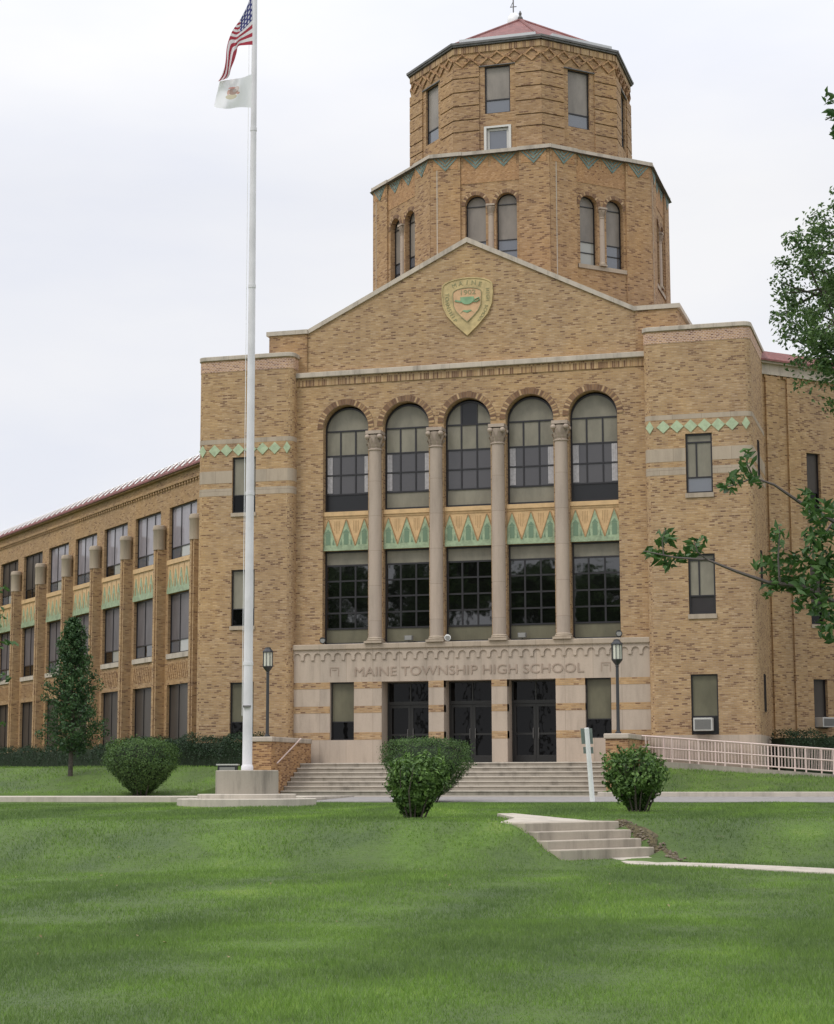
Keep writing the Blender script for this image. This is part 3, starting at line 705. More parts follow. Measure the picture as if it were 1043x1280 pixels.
# --- gable and attic
GF = FR((0, 0.2, 0))
mb = MB(); out_ = [(-6.22, 14.2), (6.22, 14.2), (6.22, 15.87), (0, 18.93), (-6.22, 15.87)]
mb.plate(GF, out_, -3.2, 0.0); mb.build('gable_wall', 'brick', S)
mb = MB()
for s_ in (-1, 1):
    b_ = FR((0, 0.12, 0)); a0, a1 = (6.17, 7.66) if s_ > 0 else (-7.66, -6.17)
    mb.box(b_, a0, a1, 14.0, 15.89, -3.0, 0.0); mb.cut()
mb.build('attic_block', 'brick_top', S)
mb = MB()
for s_ in (-1, 1):
    pts = [(0, 18.93), (s_*6.14, 15.90), (s_*6.14, 16.07), (0, 19.12)]
    if s_ > 0: pts = pts[::-1]
    mb.plate(GF, pts, -0.42, 0.07)
    # back face
    a0, a1 = (6.14, 7.76) if s_ > 0 else (-7.76, -6.14)
    mb.box(GF, a0, a1, 15.90, 16.06, -3.2, 0.14); mb.cut()
mb.build('gable_coping', 'coping', S)
mb = MB(); mb.box(W0, -7.6, 7.6, 0, 14.4, -16, -1.7); mb.build('rear_wall', 'brick', S)
# the crest on the gable
def smooth_outline(pts, n=5):
    res = []
    for i_ in range(len(pts)):
        p0, p1, p2, p3 = [pts[(i_+k) % len(pts)] for k in (-1, 0, 1, 2)]
        for k in range(n):
            t = k/n
            res.append(tuple(0.5*((2*p1[q])+(-p0[q]+p2[q])*t+(2*p0[q]-5*p1[q]+4*p2[q]-p3[q])*t*t+(-p0[q]+3*p1[q]-3*p2[q]+p3[q])*t**3) for q in (0, 1)))
    return res
def shield(w, top, mid, bot, side):
    half = [(0.0, bot), (w*0.42, bot+(side-bot)*0.33), (w*0.78, bot+(side-bot)*0.68), (w*0.95, side), (w, mid), (w*0.985, top-0.32*w)]
    arc = [(w*math.cos(a)*0.985, top-0.32*w+0.32*w*math.sin(a)) for a in np.linspace(0.25, math.pi/2, 6)]
    right = half+arc
    return right+[(-x, z) for x, z in right[-2:0:-1]]
cr_ = MB(); cr_.plate(GF, shield(0.97, 17.60, 17.0, 15.42, 16.55), 0, 0.05); crest = cr_.build('crest', 'emblem_gold', S)
def rim(outline, w_, o0, o1, mat, nm='crest_rim'):
    m_ = MB(); n_ = len(outline); c = (0, 16.7)
    for i_ in range(n_):
        p0, p1 = outline[i_], outline[(i_+1) % n_]
        q0_, q1_ = [(p[0]+(c[0]-p[0])*w_, p[1]+(c[1]-p[1])*w_) for p in (p0, p1)]
        m_.plate(GF, [p0, p1, q1_, q0_], o0, o1)
    m_.build(nm, mat, crest)
rim(shield(0.97, 17.60, 17.0, 15.42, 16.55), 0.045, 0.045, 0.075, 'emblem_gold')
ins = shield(0.55, 17.22, 16.95, 15.92, 16.55)
m_ = MB(); m_.plate(GF, ins, 0.045, 0.065); m_.build('crest_field', 'emblem_buff', crest)
rim(ins, 0.04, 0.06, 0.085, 'emblem_letter')
text('1902', 0.25, GF, 0.02, 17.03, 0.066, 'emblem_letter', crest, bold=0.0, sx=1.25)
def arctext(body, pts, size, flip=False):
    n_ = len(body)
    L_ = [0]
    for a, b2 in zip(pts[:-1], pts[1:]): L_.append(L_[-1]+math.hypot(b2[0]-a[0], b2[1]-a[1]))
    for k, ch in enumerate(body):
        if ch == ' ': continue
        s_ = L_[-1]*(k+0.5)/n_
        j = max(q for q in range(len(pts)-1) if L_[q] <= s_)
        u = (s_-L_[j])/(L_[j+1]-L_[j]); p0, p1 = pts[j], pts[j+1]
        text(ch, size, GF, p0[0]+(p1[0]-p0[0])*u, p0[1]+(p1[1]-p0[1])*u, 0.052, 'emblem_letter', crest, bold=0.0, rot=math.atan2(p1[1]-p0[1], p1[0]-p0[0]), name='crest_letter')
arctext('MAINE', [(-0.60, 17.28), (-0.3, 17.38), (0, 17.41), (0.3, 17.38), (0.60, 17.28)], 0.24)
arctext('TOWNSHIP', [(-0.76, 17.08), (-0.77, 16.7), (-0.66, 16.35), (-0.42, 15.95)], 0.20)
arctext('HIGH SCHOOL', [(0.42, 15.9), (0.66, 16.3), (0.77, 16.7), (0.76, 17.15)][::-1], 0.17)
m_ = MB()   # lamp of learning over an open book
bowl = [(-0.25+0.0, 16.86)]+[(0.01-0.26*math.cos(a), 16.80-0.26*math.sin(a)*0.85) for a in np.linspace(0, math.pi, 12)]+[(0.25, 16.86)]
m_.plate(GF, [(x, z) for x, z in bowl], 0.06, 0.10)
m_.plate(GF, [(-0.47, 16.72), (-0.22, 16.66), (-0.20, 16.72), (-0.44, 16.78)], 0.06, 0.09)
m_.tube([GF.p(0.22, 16.68, 0.09), GF.p(0.36, 16.66, 0.09), GF.p(0.47, 16.74, 0.09), GF.p(0.45, 16.81, 0.09), GF.p(0.36, 16.78, 0.09), GF.p(0.27, 16.72, 0.09)], 0.022)
m_.plate(GF, [(-0.16, 16.34), (0.0, 16.27), (0.16, 16.34), (0.26, 16.26), (0.13, 16.38), (0.0, 16.36), (-0.13, 16.38), (-0.26, 16.26)][::-1][::-1], 0.06, 0.08)
m_.build('crest_lamp', 'emblem_green', crest)

# --- the two front towers
def rrect(x0, x1, y0, y1, r, n=5):
    p = []
    for cx, cy, a0 in ((x0+r, y0+r, math.pi), (x1-r, y0+r, 1.5*math.pi)):
        p += [(cx+r*math.cos(a0+math.pi/2*k/n), cy+r*math.sin(a0+math.pi/2*k/n)) for k in range(n+1)]
    return p+[(x1, y1), (x0, y1)]
for s_ in (-1, 1):
    x0, x1 = (6.5, 10.22) if s_ > 0 else (-10.22, -6.5)
    TF = FR((0, -0.5, 0)); r = 0.26
    w0, w1 = (7.92, 8.84) if s_ > 0 else (-8.84, -7.92)
    mb = MB()
    wall(mb, TF, x0+r, x1-r, -1.3, 14.95, [(w0, w1, 0.90, 2.94, False), (w0, w1, 4.99, 7.06, False), (w0, w1, 9.17, 11.25, False)], 0.2)
    outl = rrect(x0, x1, -0.5, 4.6, r)
    for i_ in list(range(0, 5))+list(range(6, 11))+[11, 13]:
        p0, p1 = outl[i_], outl[(i_+1) % len(outl)]
        mb.poly([(*p0, -1.3), (*p1, -1.3), (*p1, 14.95), (*p0, 14.95)])
    tw = mb.build('tower_wall', 'brick', S)
    def band(zs, proud, mat, nm, skipwin=True, mats=None):
        for z0, z1 in zs:
            m_ = MB()
            o2 = rrect(x0-proud, x1+proud, -0.5-proud, 4.6, r+proud)
            o1_ = rrect(x0+0.02, x1-0.02, -0.48, 4.6, r-.02)
            cut = skipwin and any(a < z1 and z0 < b2 for a, b2 in ((0.9, 2.94), (4.99, 7.06), (9.17, 11.25)))
            n_ = len(o2)
            for i_ in range(n_-1):
                p0, p1, q0_, q1_ = o2[i_], o2[i_+1], o1_[i_], o1_[i_+1]
                segs = [(p0, p1, q0_, q1_)]
                if i_ == 5 and cut:
                    segs = [(p0, (w0, p0[1]), q0_, (w0, q0_[1])), ((w1, p0[1]), p1, (w1, q0_[1]), q1_)]
                for a, b2, c, d in segs:
                    m_.poly([(*a, z0), (*b2, z0), (*b2, z1), (*a, z1)]); m_.poly([(*a, z1), (*b2, z1), (*d, z1), (*c, z1)]); m_.poly([(*a, z0), (*c, z0), (*d, z0), (*b2, z0)])
            m_.build(nm, mat, S)
    band([(11.78, 11.95), (10.30, 10.76), (9.83, 10.10)], 0.006, 'stone_grey', 'stone_band')
    if s_ > 0: band([(-1.3, 0.89)], 0.012, 'stone', 'stone_base')
    else: band([(-1.3, 0.60)], 0.012, 'stone', 'stone_base')
    band([(14.50, 14.90)], 0.012, 'brick_lattice', 'lattice_course', False)
    m_ = MB(); m_.slab(rrect(x0-0.05, x1+0.05, -0.57, 4.7, r+0.05, 6), 14.94, 15.10); m_.build('coping', 'coping', S, smooth=False, bevel=0.02)
    # green diamonds
    m_ = MB(); m2 = MB()
    for k in range(-4, 4):
        c = (x0+x1)/2+0.475*(k+0.5)
        hw = 0.232
        if c-hw < x0+r or c+hw > x1-r: hw = min(hw, 0.14)
        m_.plate(TF, [(c, 11.30), (c+hw, 11.525), (c, 11.75), (c-hw, 11.525)], -0.01, 0.03); m_.cut()
    m_.build('diamond_tile', 'tc_green_pale', S)
    if s_ > 0:
        SFr = FR((x1, 0, 0), 90); m_ = MB()
        for z in (3.0, 7.3, 11.2):     # narrow slots on the side
            window(SFr, 1.1, 1.4, z-1.3, z, 0.012, (), (), ['glass_door'], S, fw=0.03)
    # windows
    wm = (w0+w1)/2
    if s_ > 0:
        window(TF, w0, w1, 9.17, 11.25, -0.13, (w0+0.36,), (9.72, 10.95), ['glass_sky', 'blind|', 'blind'], S, sill=0.16, fw=0.06, bar=0.05)
        window(TF, w0, w1, 4.99, 7.06, -0.13, (w0+0.36,), (5.62, 6.85), ['glass_room', 'blind|', 'blind'], S, sill=0.16, fw=0.06, bar=0.05)
        window(TF, w0, w1, 0.90, 2.94, -0.13, (), (1.52,), ['panel_black', 'blind_dark'], S, fw=0.05)
    else:
        window(TF, w0, w1, 9.17, 11.25, -0.13, (), (9.83,), ['glass_door', 'blind'], S, sill=0.14, fw=0.05)
        window(TF, w0, w1, 4.99, 7.06, -0.13, (), (5.62,), ['glass_door', 'blind'], S, sill=0.14, fw=0.05)
        window(TF, w0, w1, 0.60, 2.94, -0.13, (), (1.50,), ['glass_door', 'blind_dark'], S, fw=0.05)
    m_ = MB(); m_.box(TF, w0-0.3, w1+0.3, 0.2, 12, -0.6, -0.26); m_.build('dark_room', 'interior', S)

# --- lower octagon
OC = Vector((0, 9.52, 0)); AP = 5.70; HW = AP*math.tan(R(22.5))
for k in range(8):
    an = 45*k; n_ = Vector((math.sin(R(an)), -math.cos(R(an)), 0)); fr = FR(OC+n_*AP, an)
    vis = k in (0, 1, 7, 2)
    ops = [(-0.99, -0.17, 19.10, 21.46, True), (0.24, 1.06, 19.10, 21.46, True)] if vis else []
    mb = MB(); wall(mb, fr, -HW, HW, 14.0, 23.5, ops, 0.3); mb.build('octagon_wall', 'brick_top', S)
    m_ = MB()   # corner piers
    for a, b2 in ((-HW-0.02, -1.17), (1.17, HW+0.02)): m_.box(fr, a, b2, 14.0, 23.48, -0.05, 0.07); m_.cut()
    m_.build('corner_pier', 'brick_top', S)
    m_ = MB(); m_.box(fr, -HW-0.07, HW+0.07, 23.49, 23.63, -0.5, 0.08)
    for a, b2 in ((-HW-0.09, -1.12), (1.12, HW+0.09)): m_.box(fr, a, b2, 23.488, 23.636, -0.2, 0.125)
    m_.build('octagon_coping', 'coping', S)
    if not vis: continue
    m_ = MB(); m_.box(fr, -1.165, 1.165, 22.35, 22.98, -0.01, 0.015)
    m_.build('orange_band', 'brick_orange', S)
    m_ = MB(); m2 = MB()
    for c, o_ in ((-1.76, 0.07), (-0.56, 0.0), (0.56, 0.0), (1.76, 0.07)):
        m2.box(fr, c-0.5, c+0.5, 22.98, 23.47, o_-0.01, o_+0.012)
        for w_ in (0.50, 0.34, 0.18):     # nested festoons
            z = 23.43; th = 0.075
            m_.plate(fr, [(c-w_, z), (c, z-w_*1.02), (c, z-w_*1.02+th*1.5), (c-w_+th, z)], o_, o_+0.03)
            m_.plate(fr, [(c+w_, z), (c+w_-th, z), (c, z-w_*1.02+th*1.5), (c, z-w_*1.02)], o_, o_+0.03)
        m_.cut(); m2.cut()
    m2.build('ornament_ground', 'brick_orange', S); m_.build('garland', 'teal', S)
    m_ = MB(); m_.box(fr, -HW+0.24, -HW+0.275, 15, 23.4, 0.0, 0.078); m_.build('sealed_joint', 'coping', S)
    m_ = MB(); arch_ring(m_, fr, -0.58, 21.46, 0.412, 0.56, -0.01, 0.02); m_.cut(); arch_ring(m_, fr, 0.65, 21.46, 0.412, 0.56, -0.01, 0.02); m_.build('arch_ring', 'brick_uv', S)
    m_ = MB(); m_.box(fr, -1.1, 1.17, 18.93, 19.09, -0.25, 0.05); m_.build('sill', 'stone_grey', S)
    lo = 'glass_light' if k == 1 else 'glass_sky'
    window(fr, -0.99, -0.17, 19.10, 21.46, -0.24, (), (19.62, 20.05), [lo, lo, 'blind_tower', 'blind_tower'], S, arch=True, fw=0.045)
    window(fr, 0.24, 1.06, 19.10, 21.46, -0.24, (), (19.62, 20.05), ['glass_sky', 'glass_sky', 'blind_tower', 'blind_tower'], S, arch=True, fw=0.045)
    column(fr, 0.035, -0.02, 19.10, 21.45, 0.115, S, cap=0.40, base=0.16, capw=0.34)
# --- upper octagon
AP2 = 4.30; HW2 = AP2*math.tan(R(22.5))
for k in range(8):
    an = 45*k; n_ = Vector((math.sin(R(an)), -math.cos(R(an)), 0)); fr = FR(OC+n_*AP2, an); vis = k in (0, 1, 7, 2)
    zb = 25.63 if k == 0 else 25.12
    ops = [(-0.52, 0.52, zb, 27.60 if k == 0 else 27.5, False)] if vis else []
    if k == 0: ops.append((-0.45, 0.45, 23.55, 25.02, False))
    mb = MB(); wall(mb, fr, -HW2, HW2, 23.4, 28.5, ops, 0.18); mb.build('upper_octagon_wall', 'brick_top', S)
    m_ = MB()    # raised courses between the grooves, from the corners to the window strips
    zz = [23.5, 24.95, 25.44, 26.02, 26.60, 27.17, 27.62]
    for a, b2 in ((-HW2-0.02, -0.74), (0.74, HW2+0.02)):
        for z0, z1 in zip(zz[:-1], zz[1:]): m_.box(fr, a, b2, z0+0.035, z1-0.02, -0.02, 0.055)
        m_.cut()
    m_.build('banded_course', 'brick_top', S)
    m_ = MB(); m_.box(fr, -HW2-0.01, HW2+0.01, 28.22, 28.46, -0.02, 0.05); m_.build('soldier_course', 'brick_soldier', S)
    m_ = MB()    # raised lozenges
    pw_ = 2*HW2/5
    for j in range(5):
        c = -HW2+pw_*(j+0.5); h_ = 0.29; zc_ = 27.93; hw = pw_/2*0.98
        ring = [(c, zc_-h_), (c+hw, zc_), (c, zc_+h_), (c-hw, zc_)]
        for i_ in range(4):
            p0, p1 = ring[i_], ring[(i_+1) % 4]; q0_, q1_ = [(c+(p[0]-c)*0.72, zc_+(p[1]-zc_)*0.72) for p in (p0, p1)]
            m_.plate(fr, [p0, p1, q1_, q0_], -0.01, 0.06)
    m_.build('lozenge', 'brick_pier', S)
    m_ = MB(); m_.box(fr, -HW2-0.07, HW2+0.07, 28.50, 28.57, -0.6, 0.12); m_.box(fr, -HW2-0.09, HW2+0.09, 28.57, 28.66, -0.6, 0.17); m_.build('eaves_cornice', 'gutter', S)
    if k in (0, 1):
        m_ = MB(); m_.box(fr, -HW2+(0.25 if k == 0 else 0.5), HW2-0.2, 28.682, 28.80, -0.12, 0.10); m_.build('gutter', 'flashing', S)
    if vis:
        m_ = MB(); m_.box(fr, -0.74, 0.74, 27.60 if k == 0 else 27.5, 27.63 if k == 0 else 27.54, -0.02, 0.06); m_.build('lintel', 'gutter', S)
        zt = 27.60 if k == 0 else 27.5
        window(fr, -0.52, 0.52, zb, zt, -0.12, (), (zb+0.58,), ['glass_sky', 'blind_tower'], S, fw=0.05, bar=0.05)
    if k == 0:
        w_ = window(fr, -0.45, 0.45, 23.55, 25.02, -0.1, (), (), ['glass_sky'], S, fw=0.10, fmat='frame_white')
        m_ = MB(); m_.box(fr, -0.55, -0.45, 23.6, 25.1, -0.05, 0.05); m_.box(fr, 0.45, 0.55, 23.6, 25.1, -0.05, 0.05); m_.box(fr, -0.45, 0.45, 25.02, 25.1, -0.05, 0.05); m_.build('window_surround', 'frame_white', S)
# tower roof
def octa(ap, z): r = ap/math.cos(R(22.5)); return [(OC.x+r*math.sin(R(-22.5+45*k)), OC.y-r*math.cos(R(-22.5+45*k)), z) for k in range(8)]
mb = MB(); o1 = octa(4.18, 28.72); ap_ = (0, 9.52, 31.22)
for k in range(8): mb.poly([o1[k], o1[(k+1) % 8], ap_])
rf = mb.build('tower_roof', 'roof_tile', S)
mb = MB()
for k in range(8): mb.tube([o1[k], ap_], 0.07, 6)
mb.build('hip_tile', 'roof_tile', rf)
mb = MB(); o2 = octa(5.9, 23.45); mb.poly(o2); mb.build('terrace_roof', 'gutter', S)
mb = MB(); mb.lathe((-0.35, 9.9, 0), [(0.26, 31.0), (0.30, 31.3), (0.28, 31.5), (0.14, 31.68), (0.03, 31.72)], 16); mb.build('roof_vent', 'white_paint', rf, smooth=True)
mb = MB(); mb.lathe((0, 9.52, 0), [(0.10, 31.15), (0.12, 31.3), (0.05, 31.4), (0.07, 31.5), (0.02, 31.62)], 10); mb.build('finial', 'gutter', rf)
mb = MB(); mb.tube([(-0.38, 9.9, 31.7), (-0.38, 9.9, 33.8)], 0.03); mb.tube([(-0.52, 9.9, 32.0), (-0.24, 9.9, 32.0)], 0.02); mb.tube([(-0.50, 9.9, 32.0), (-0.38, 9.9, 32.25)], 0.015); mb.build('antenna', 'metal_grey', rf)

# --- wings at 45 degrees
def wing(fr, sg, n, full):
    T = lambda s_: sg*s_
    def rng_(a, b2): return (min(T(a), T(b2)), max(T(a), T(b2)))
    ops = []; ln = 4.3+4.05*n+0.8
    st = range(n)
    if full: bays = [(4.30+4.05*k, 7.35+4.05*k) for k in st]
    else: bays = [(1.97, 2.62)]+[(4.30+4.05*k, 7.35+4.05*k) for k in st]
    for a, b2 in bays:
        x0, x1 = rng_(a, b2)
        top3 = (8.68, 10.94) if full or b2 > 3 else (9.10, 11.35)
        ops += [(x0, x1, *top3, False), (x0, x1, 4.70 if b2 > 3 else 5.0, 7.22 if b2 > 3 else 7.36, False), (x0, x1, 0.9 if b2 > 3 else 1.22, 3.40 if b2 > 3 else 3.0, False)]
    a, b2 = rng_(-0.5, ln)
    ztop = 11.85 if full else 14.1
    mb = MB(); wall(mb, fr, a, b2, -1.2, ztop, ops, 0.22); ww = mb.build('wing_wall', 'brick_wing' if full else 'brick', S)
    for bi, (a, b2) in enumerate(bays):
        x0, x1 = rng_(a, b2); xm = (x0+x1)/2
        if not full and b2 < 3:
            window(fr, x0, x1, 9.10, 11.35, -0.16, (), (9.9,), ['glass_door', 'screen'], S, sill=0.14)
            window(fr, x0, x1, 5.0, 7.36, -0.16, (), (5.7,), ['glass_door', 'screen'], S, sill=0.14)
            window(fr, x0, x1, 1.22, 3.0, -0.16, (), (), ['screen'], S)
            continue
        dim = 'screen_light' if bi < 5 else 'screen'
        gm = 'glass_sky' if bi % 3 != 2 else 'glass'
        tt = [x0+(x1-x0)*q for q in (1/3, 2/3)]
        window(fr, x0, x1, 8.68, 10.94, -0.16, tt, (9.20,), [[gm, 'glass_light' if bi % 2 == 0 else gm, gm], dim+'|'], S, fw=0.06, bar=0.045)
        window(fr, x0, x1, 4.70, 7.22, -0.16, tt, (5.26,), [[gm, 'glass' if bi % 2 else 'glass_light', gm], 'screen_mid|'], S, fw=0.06, bar=0.045)
        window(fr, x0, x1, 0.9, 3.40, -0.16, tt, (), ['screen|'], S, fw=0.05, bar=0.03)
        # sill, spandrel and brick apron
        m_ = MB(); m_.box(fr, x0, x1, 4.48, 4.69, -0.2, 0.07); m_.build('sill', 'coping', S)
        m_ = MB(); m_.box(fr, x0, x1, 7.24, 8.66, -0.1, 0.03); pn = m_.build('spandrel_panel', 'terracotta', S)
        m_ = MB(); m_.box(fr, x0, x1, 8.47, 8.665, 0.02, 0.09); m_.build('trim', 'terracotta', pn)
        m_ = MB(); m_.box(fr, x0, x1, 7.235, 7.44, 0.02, 0.08); nn = 5; pw_ = (x1-x0)/nn
        for q in range(nn): m_.plate(fr, [(x0+pw_*q, 7.44), (x0+pw_*(q+1), 7.44), (x0+pw_*(q+.5), 8.25)], 0.02, 0.06)
        m_.build('green_dart', 'tc_green', pn)
        m_ = MB()
        for q in range(nn):
            c = x0+pw_*(q+.5); m_.box(fr, c-0.05, c+0.05, 7.5, 7.85, 0.05, 0.068)
            if q: m_.box(fr, c-pw_/2-0.012, c-pw_/2+0.012, 7.8, 8.42, 0.03, 0.042)
        m_.build('niche', 'terracotta_line', pn)
        # herringbone apron
        m_ = MB()
        for q in range(14):
            c = x0+(x1-x0)*(q+0.5)/14
            m_.plate(fr, [(c-0.10, 3.62), (c-0.04, 3.62), (c+0.14, 4.28), (c+0.08, 4.28)], -0.005, 0.02)
        m_.build('herringbone_brick', 'brick_pier', S)
    if full:
        for k in range(n+1):      # fluted buttress with a stone cap
            c = T(3.80+4.05*k)
            m_ = MB(); zt = 9.18
            for a, b2, o in ((-0.22, -0.10, 0.40), (-0.10, 0.10, 0.46), (0.10, 0.22, 0.40)): m_.box(fr, c+a, c+b2, -1.2, zt, -0.02, o)
            bt_ = m_.build('buttress', 'brick', S)  # same brick as the wing; the paler tint paints in its side light
            m_ = MB(); cc = fr.p(c, 0, 0.24)
            m_.lathe((cc.x, cc.y, 0), [(0.265, zt-0.02), (0.265, 9.97), (0.29, 10.0), (0.29, 10.08), (0.26, 10.2), (0.22, 10.22)], 16)
            m_.build('buttress_cap', 'stone_grey', bt_, smooth=True)
    else:
        m_ = MB()
        for c in (0.35, 1.35): m_.box(fr, T(c)-0.28, T(c)+0.28, -1.2, ztop-0.05, -0.02, 0.09); m_.cut()
        m_.build('corner_pier', 'brick', S)
    a, b2 = rng_(-0.5, ln+0.3)
    m_ = MB(); m_.box(fr, a, b2, ztop, ztop+0.12, -0.3, 0.10); m_.box(fr, a, b2, ztop+0.12, ztop+0.40, -0.3, 0.05); m_.box(fr, a, b2, ztop+0.40, ztop+0.52, -0.3, 0.22)
    m_.build('cornice', 'brick_wing' if full else 'coping', S)
    m_ = MB()
    for q in range(int(ln/0.3)):
        c = T(0.1+0.3*q); m_.box(fr, c-0.07, c+0.07, ztop-0.11, ztop-0.002, 0.0, 0.07)
    m_.build('dentil_course', 'brick_wing', S)
    z0 = ztop+0.52
    m_ = MB(); m_.poly([fr.p(a, z0+.01, 0.30), fr.p(b2, z0+.01, 0.30), fr.p(b2, z0+0.40, -0.12), fr.p(a, z0+0.40, -0.12)])
    m_.poly([fr.p(a, z0+0.40, -0.12), fr.p(b2, z0+0.40, -0.12), fr.p(b2, z0+0.75, -5.5), fr.p(a, z0+0.75, -5.5)])
    m_.poly([fr.p(a, z0+0.75, -5.5), fr.p(b2, z0+0.75, -5.5), fr.p(b2, z0, -11), fr.p(a, z0, -11)])

    m_.poly([fr.p(a, z0-.06, 0.30), fr.p(b2, z0-.06, 0.30), fr.p(b2, z0+.01, 0.30), fr.p(a, z0+.01, 0.30)])
    rfo = m_.build('wing_roof', 'roof_tile', S)
    m_ = MB(); e = T(ln); m_.plate(FR(fr.p(e, 0, 0), math.degrees(fr.ang)+(90 if sg > 0 else -90)), [(0, -1.2), (11, -1.2), (11, z0), (5.5, z0+0.6), (0, z0)] if sg < 0 else [(-11, -1.2), (0, -1.2), (0, z0), (-5.5, z0+0.6), (-11, z0)], -0.2, 0) ; m_.build('end_wall', 'brick_wing', S)
    if full:
        q = 0; s0 = 0.6
        while s0 < ln:
            m_ = MB(); c = T(s0)
            m_.tube([fr.p(c, z0+0.06, 0.31), fr.p(c-sg*0.16, z0+0.42, -0.06)], 0.036, 5)
            m_.tube([fr.p(c+sg*0.03, z0+0.06, 0.31), fr.p(c-sg*0.10, z0+0.30, 0.12)], 0.026, 5)
            m_.build('snow_guard', 'white_paint', rfo); s0 += 0.78
        m_ = MB(); m_.tube([fr.p(a, z0+0.44, -0.10), fr.p(b2, z0+0.44, -0.10)], 0.022, 5); m_.build('snow_rail', 'white_paint', rfo)
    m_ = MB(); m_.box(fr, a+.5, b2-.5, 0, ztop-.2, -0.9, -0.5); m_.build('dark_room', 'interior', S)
wing(FR((-10.22, 3.76, 0), -45), -1, 9, True)
wing(FR((10.22, 3.76, 0), 45), 1, 2, False)

# --- entrance staircase, cheek walls, ramp and rails
mb = MB(); NS = 7; RZ = 1.10/NS
for k in range(NS):
    z = -RZ*k; y = -1.75-0.33*k
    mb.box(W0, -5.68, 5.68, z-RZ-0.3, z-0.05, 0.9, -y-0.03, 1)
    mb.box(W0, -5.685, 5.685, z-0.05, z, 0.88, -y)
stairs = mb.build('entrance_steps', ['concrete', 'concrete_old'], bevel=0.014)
tag(stairs, 'wide pale stone staircase of seven steps up to the school doors', 'staircase')
mb = MB(); mb.box(W0, -5.66, 5.66, -0.4, -0.004, 0.16, 0.95); struct(mb.build('landing', 'concrete'))
for s_, lab in ((-1, 'brick cheek wall with stone cap left of the entrance steps, behind the flagpole base'), (1, 'brick cheek wall with stone cap right of the entrance steps, behind the sign post')):
    t = thing('cheek_wall', lab, 'wall', (s_*6.05, -2.4, -1.1))
    a, b2 = (5.70, 6.42) if s_ > 0 else (-6.42, -5.70)
    m_ = MB(); m_.box(W0, a, b2, -1.25, 0.70, 0.53 if True else 0, 4.6); m_.build('wall_body', 'brick_pier', t)
    m_ = MB(); m_.box(W0, a-0.05, b2+0.05, 0.70, 0.87, 0.53, 4.66); m_.build('wall_cap', 'coping', t, bevel=0.03)
hr = MB(); hr.tube([(-5.60, -1.9, 0.86), (-5.60, -4.3, -0.02)], 0.025); hr.tube([(-5.68, -2.1, 0.70), (-5.60, -2.1, 0.78)], 0.018); hr.tube([(-5.68, -4.1, -0.02), (-5.60, -4.1, 0.05)], 0.018)
o = hr.build('handrail', 'rail_paint'); tag(o, 'slanting pale handrail fixed to the left cheek wall', 'handrail')
# ramp
def rz(x): return 0.05-0.5*(x-6.4)/6.3
mb = MB(); X0, X1 = 6.44, 17.0
mb.poly([(X0, -2.12, -1.3), (X1, -2.12, -1.3), (X1, -2.12, rz(X1)), (X0, -2.12, rz(X0))])
mb.poly([(X0, -2.12, rz(X0)), (X1, -2.12, rz(X1)), (X1, -0.62, rz(X1)), (X0, -0.62, rz(X0))]); mb.poly([(X1, -2.12, -1.3), (X1, -0.62, -1.3), (X1, -0.62, rz(X1)), (X1, -2.12, rz(X1))])
mb.poly([(X0, -0.62, -1.3), (X0, -0.62, rz(X0)), (X1, -0.62, rz(X1)), (X1, -0.62, -1.3)])
tag(mb.build('access_ramp', 'concrete_old'), 'grey concrete wheelchair ramp along the right tower', 'ramp')
for y, lab in ((-2.05, 'pale pink metal railing on the outer edge of the ramp'), (-0.72, 'pale pink metal railing on the inner edge of the ramp, nearer the brick')):
    t = thing('ramp_railing', lab, 'railing', (X0, y, rz(X0)))
    tilt = lambda x, z: (x, y, rz(x)+z)
    for z, r in ((0.80, 0.028), (0.44, 0.022), (0.10, 0.022)):
        m_ = MB(); m_.tube([tilt(X0+.02, z), tilt(X1, z)], r, 6); m_.build('rail', 'rail_paint', t)
    m_ = MB()
    x = X0+0.15+(0.4 if y > -1 else 0); posts = []
    while x < X1:
        p_ = MB(); p_.tube([tilt(x, -0.02), tilt(x, 0.80)], 0.028, 6); p_.build('post', 'rail_paint', t)
        for q in range(1, 8): 
            if x+0.109*q < X1: m_.tube([tilt(x+0.109*q, 0.10), tilt(x+0.109*q, 0.79)], 0.010, 4)
        x += 0.87
    m_.build('pickets', 'rail_paint', t)

# lamps on the cheek walls
def lamp(x, y, z, lab):
    t = thing('lamp_post', lab, 'lamp post', (x, y, z), 'lamp posts beside the entrance steps')
    m_ = MB(); m_.lathe((x, y, z), [(0.10, 0), (0.10, 0.05), (0.06, 0.08), (0.055, 0.3), (0.05, 2.15), (0.07, 2.17), (0.05, 2.2)], 14); m_.build('post', 'lamp_metal', t, smooth=True)
    m_ = MB(); b_ = z+2.2
    m_.lathe((x, y, b_), [(0.05, 0), (0.09, 0.05), (0.175, 0.16), (0.185, 0.19), (0.16, 0.20)], 8)
    m_.lathe((x, y, b_+0.66), [(0.16, 0.0), (0.20, 0.01), (0.19, 0.05), (0.11, 0.13), (0.10, 0.17), (0.03, 0.19)], 8)
    for k in range(8):
        a = 2*math.pi*k/8; p = Vector((x+0.168*math.cos(a), y+0.168*math.sin(a), b_+0.19)); m_.tube([p, p+Vector((0, 0, 0.48))], 0.014, 5)
    m_.build('lantern_frame', 'lamp_metal', t)
    m_ = MB(); m_.lathe((x, y, b_), [(0.155, 0.20), (0.155, 0.66)], 8); m_.build('lantern_pane', 'lamp_pane', t)
lamp(-5.98, -4.25, 0.87, 'black lantern post on the left cheek wall, between flagpole and entrance')
lamp(6.06, -4.25, 0.87, 'black lantern post on the right cheek wall, above the sign post')

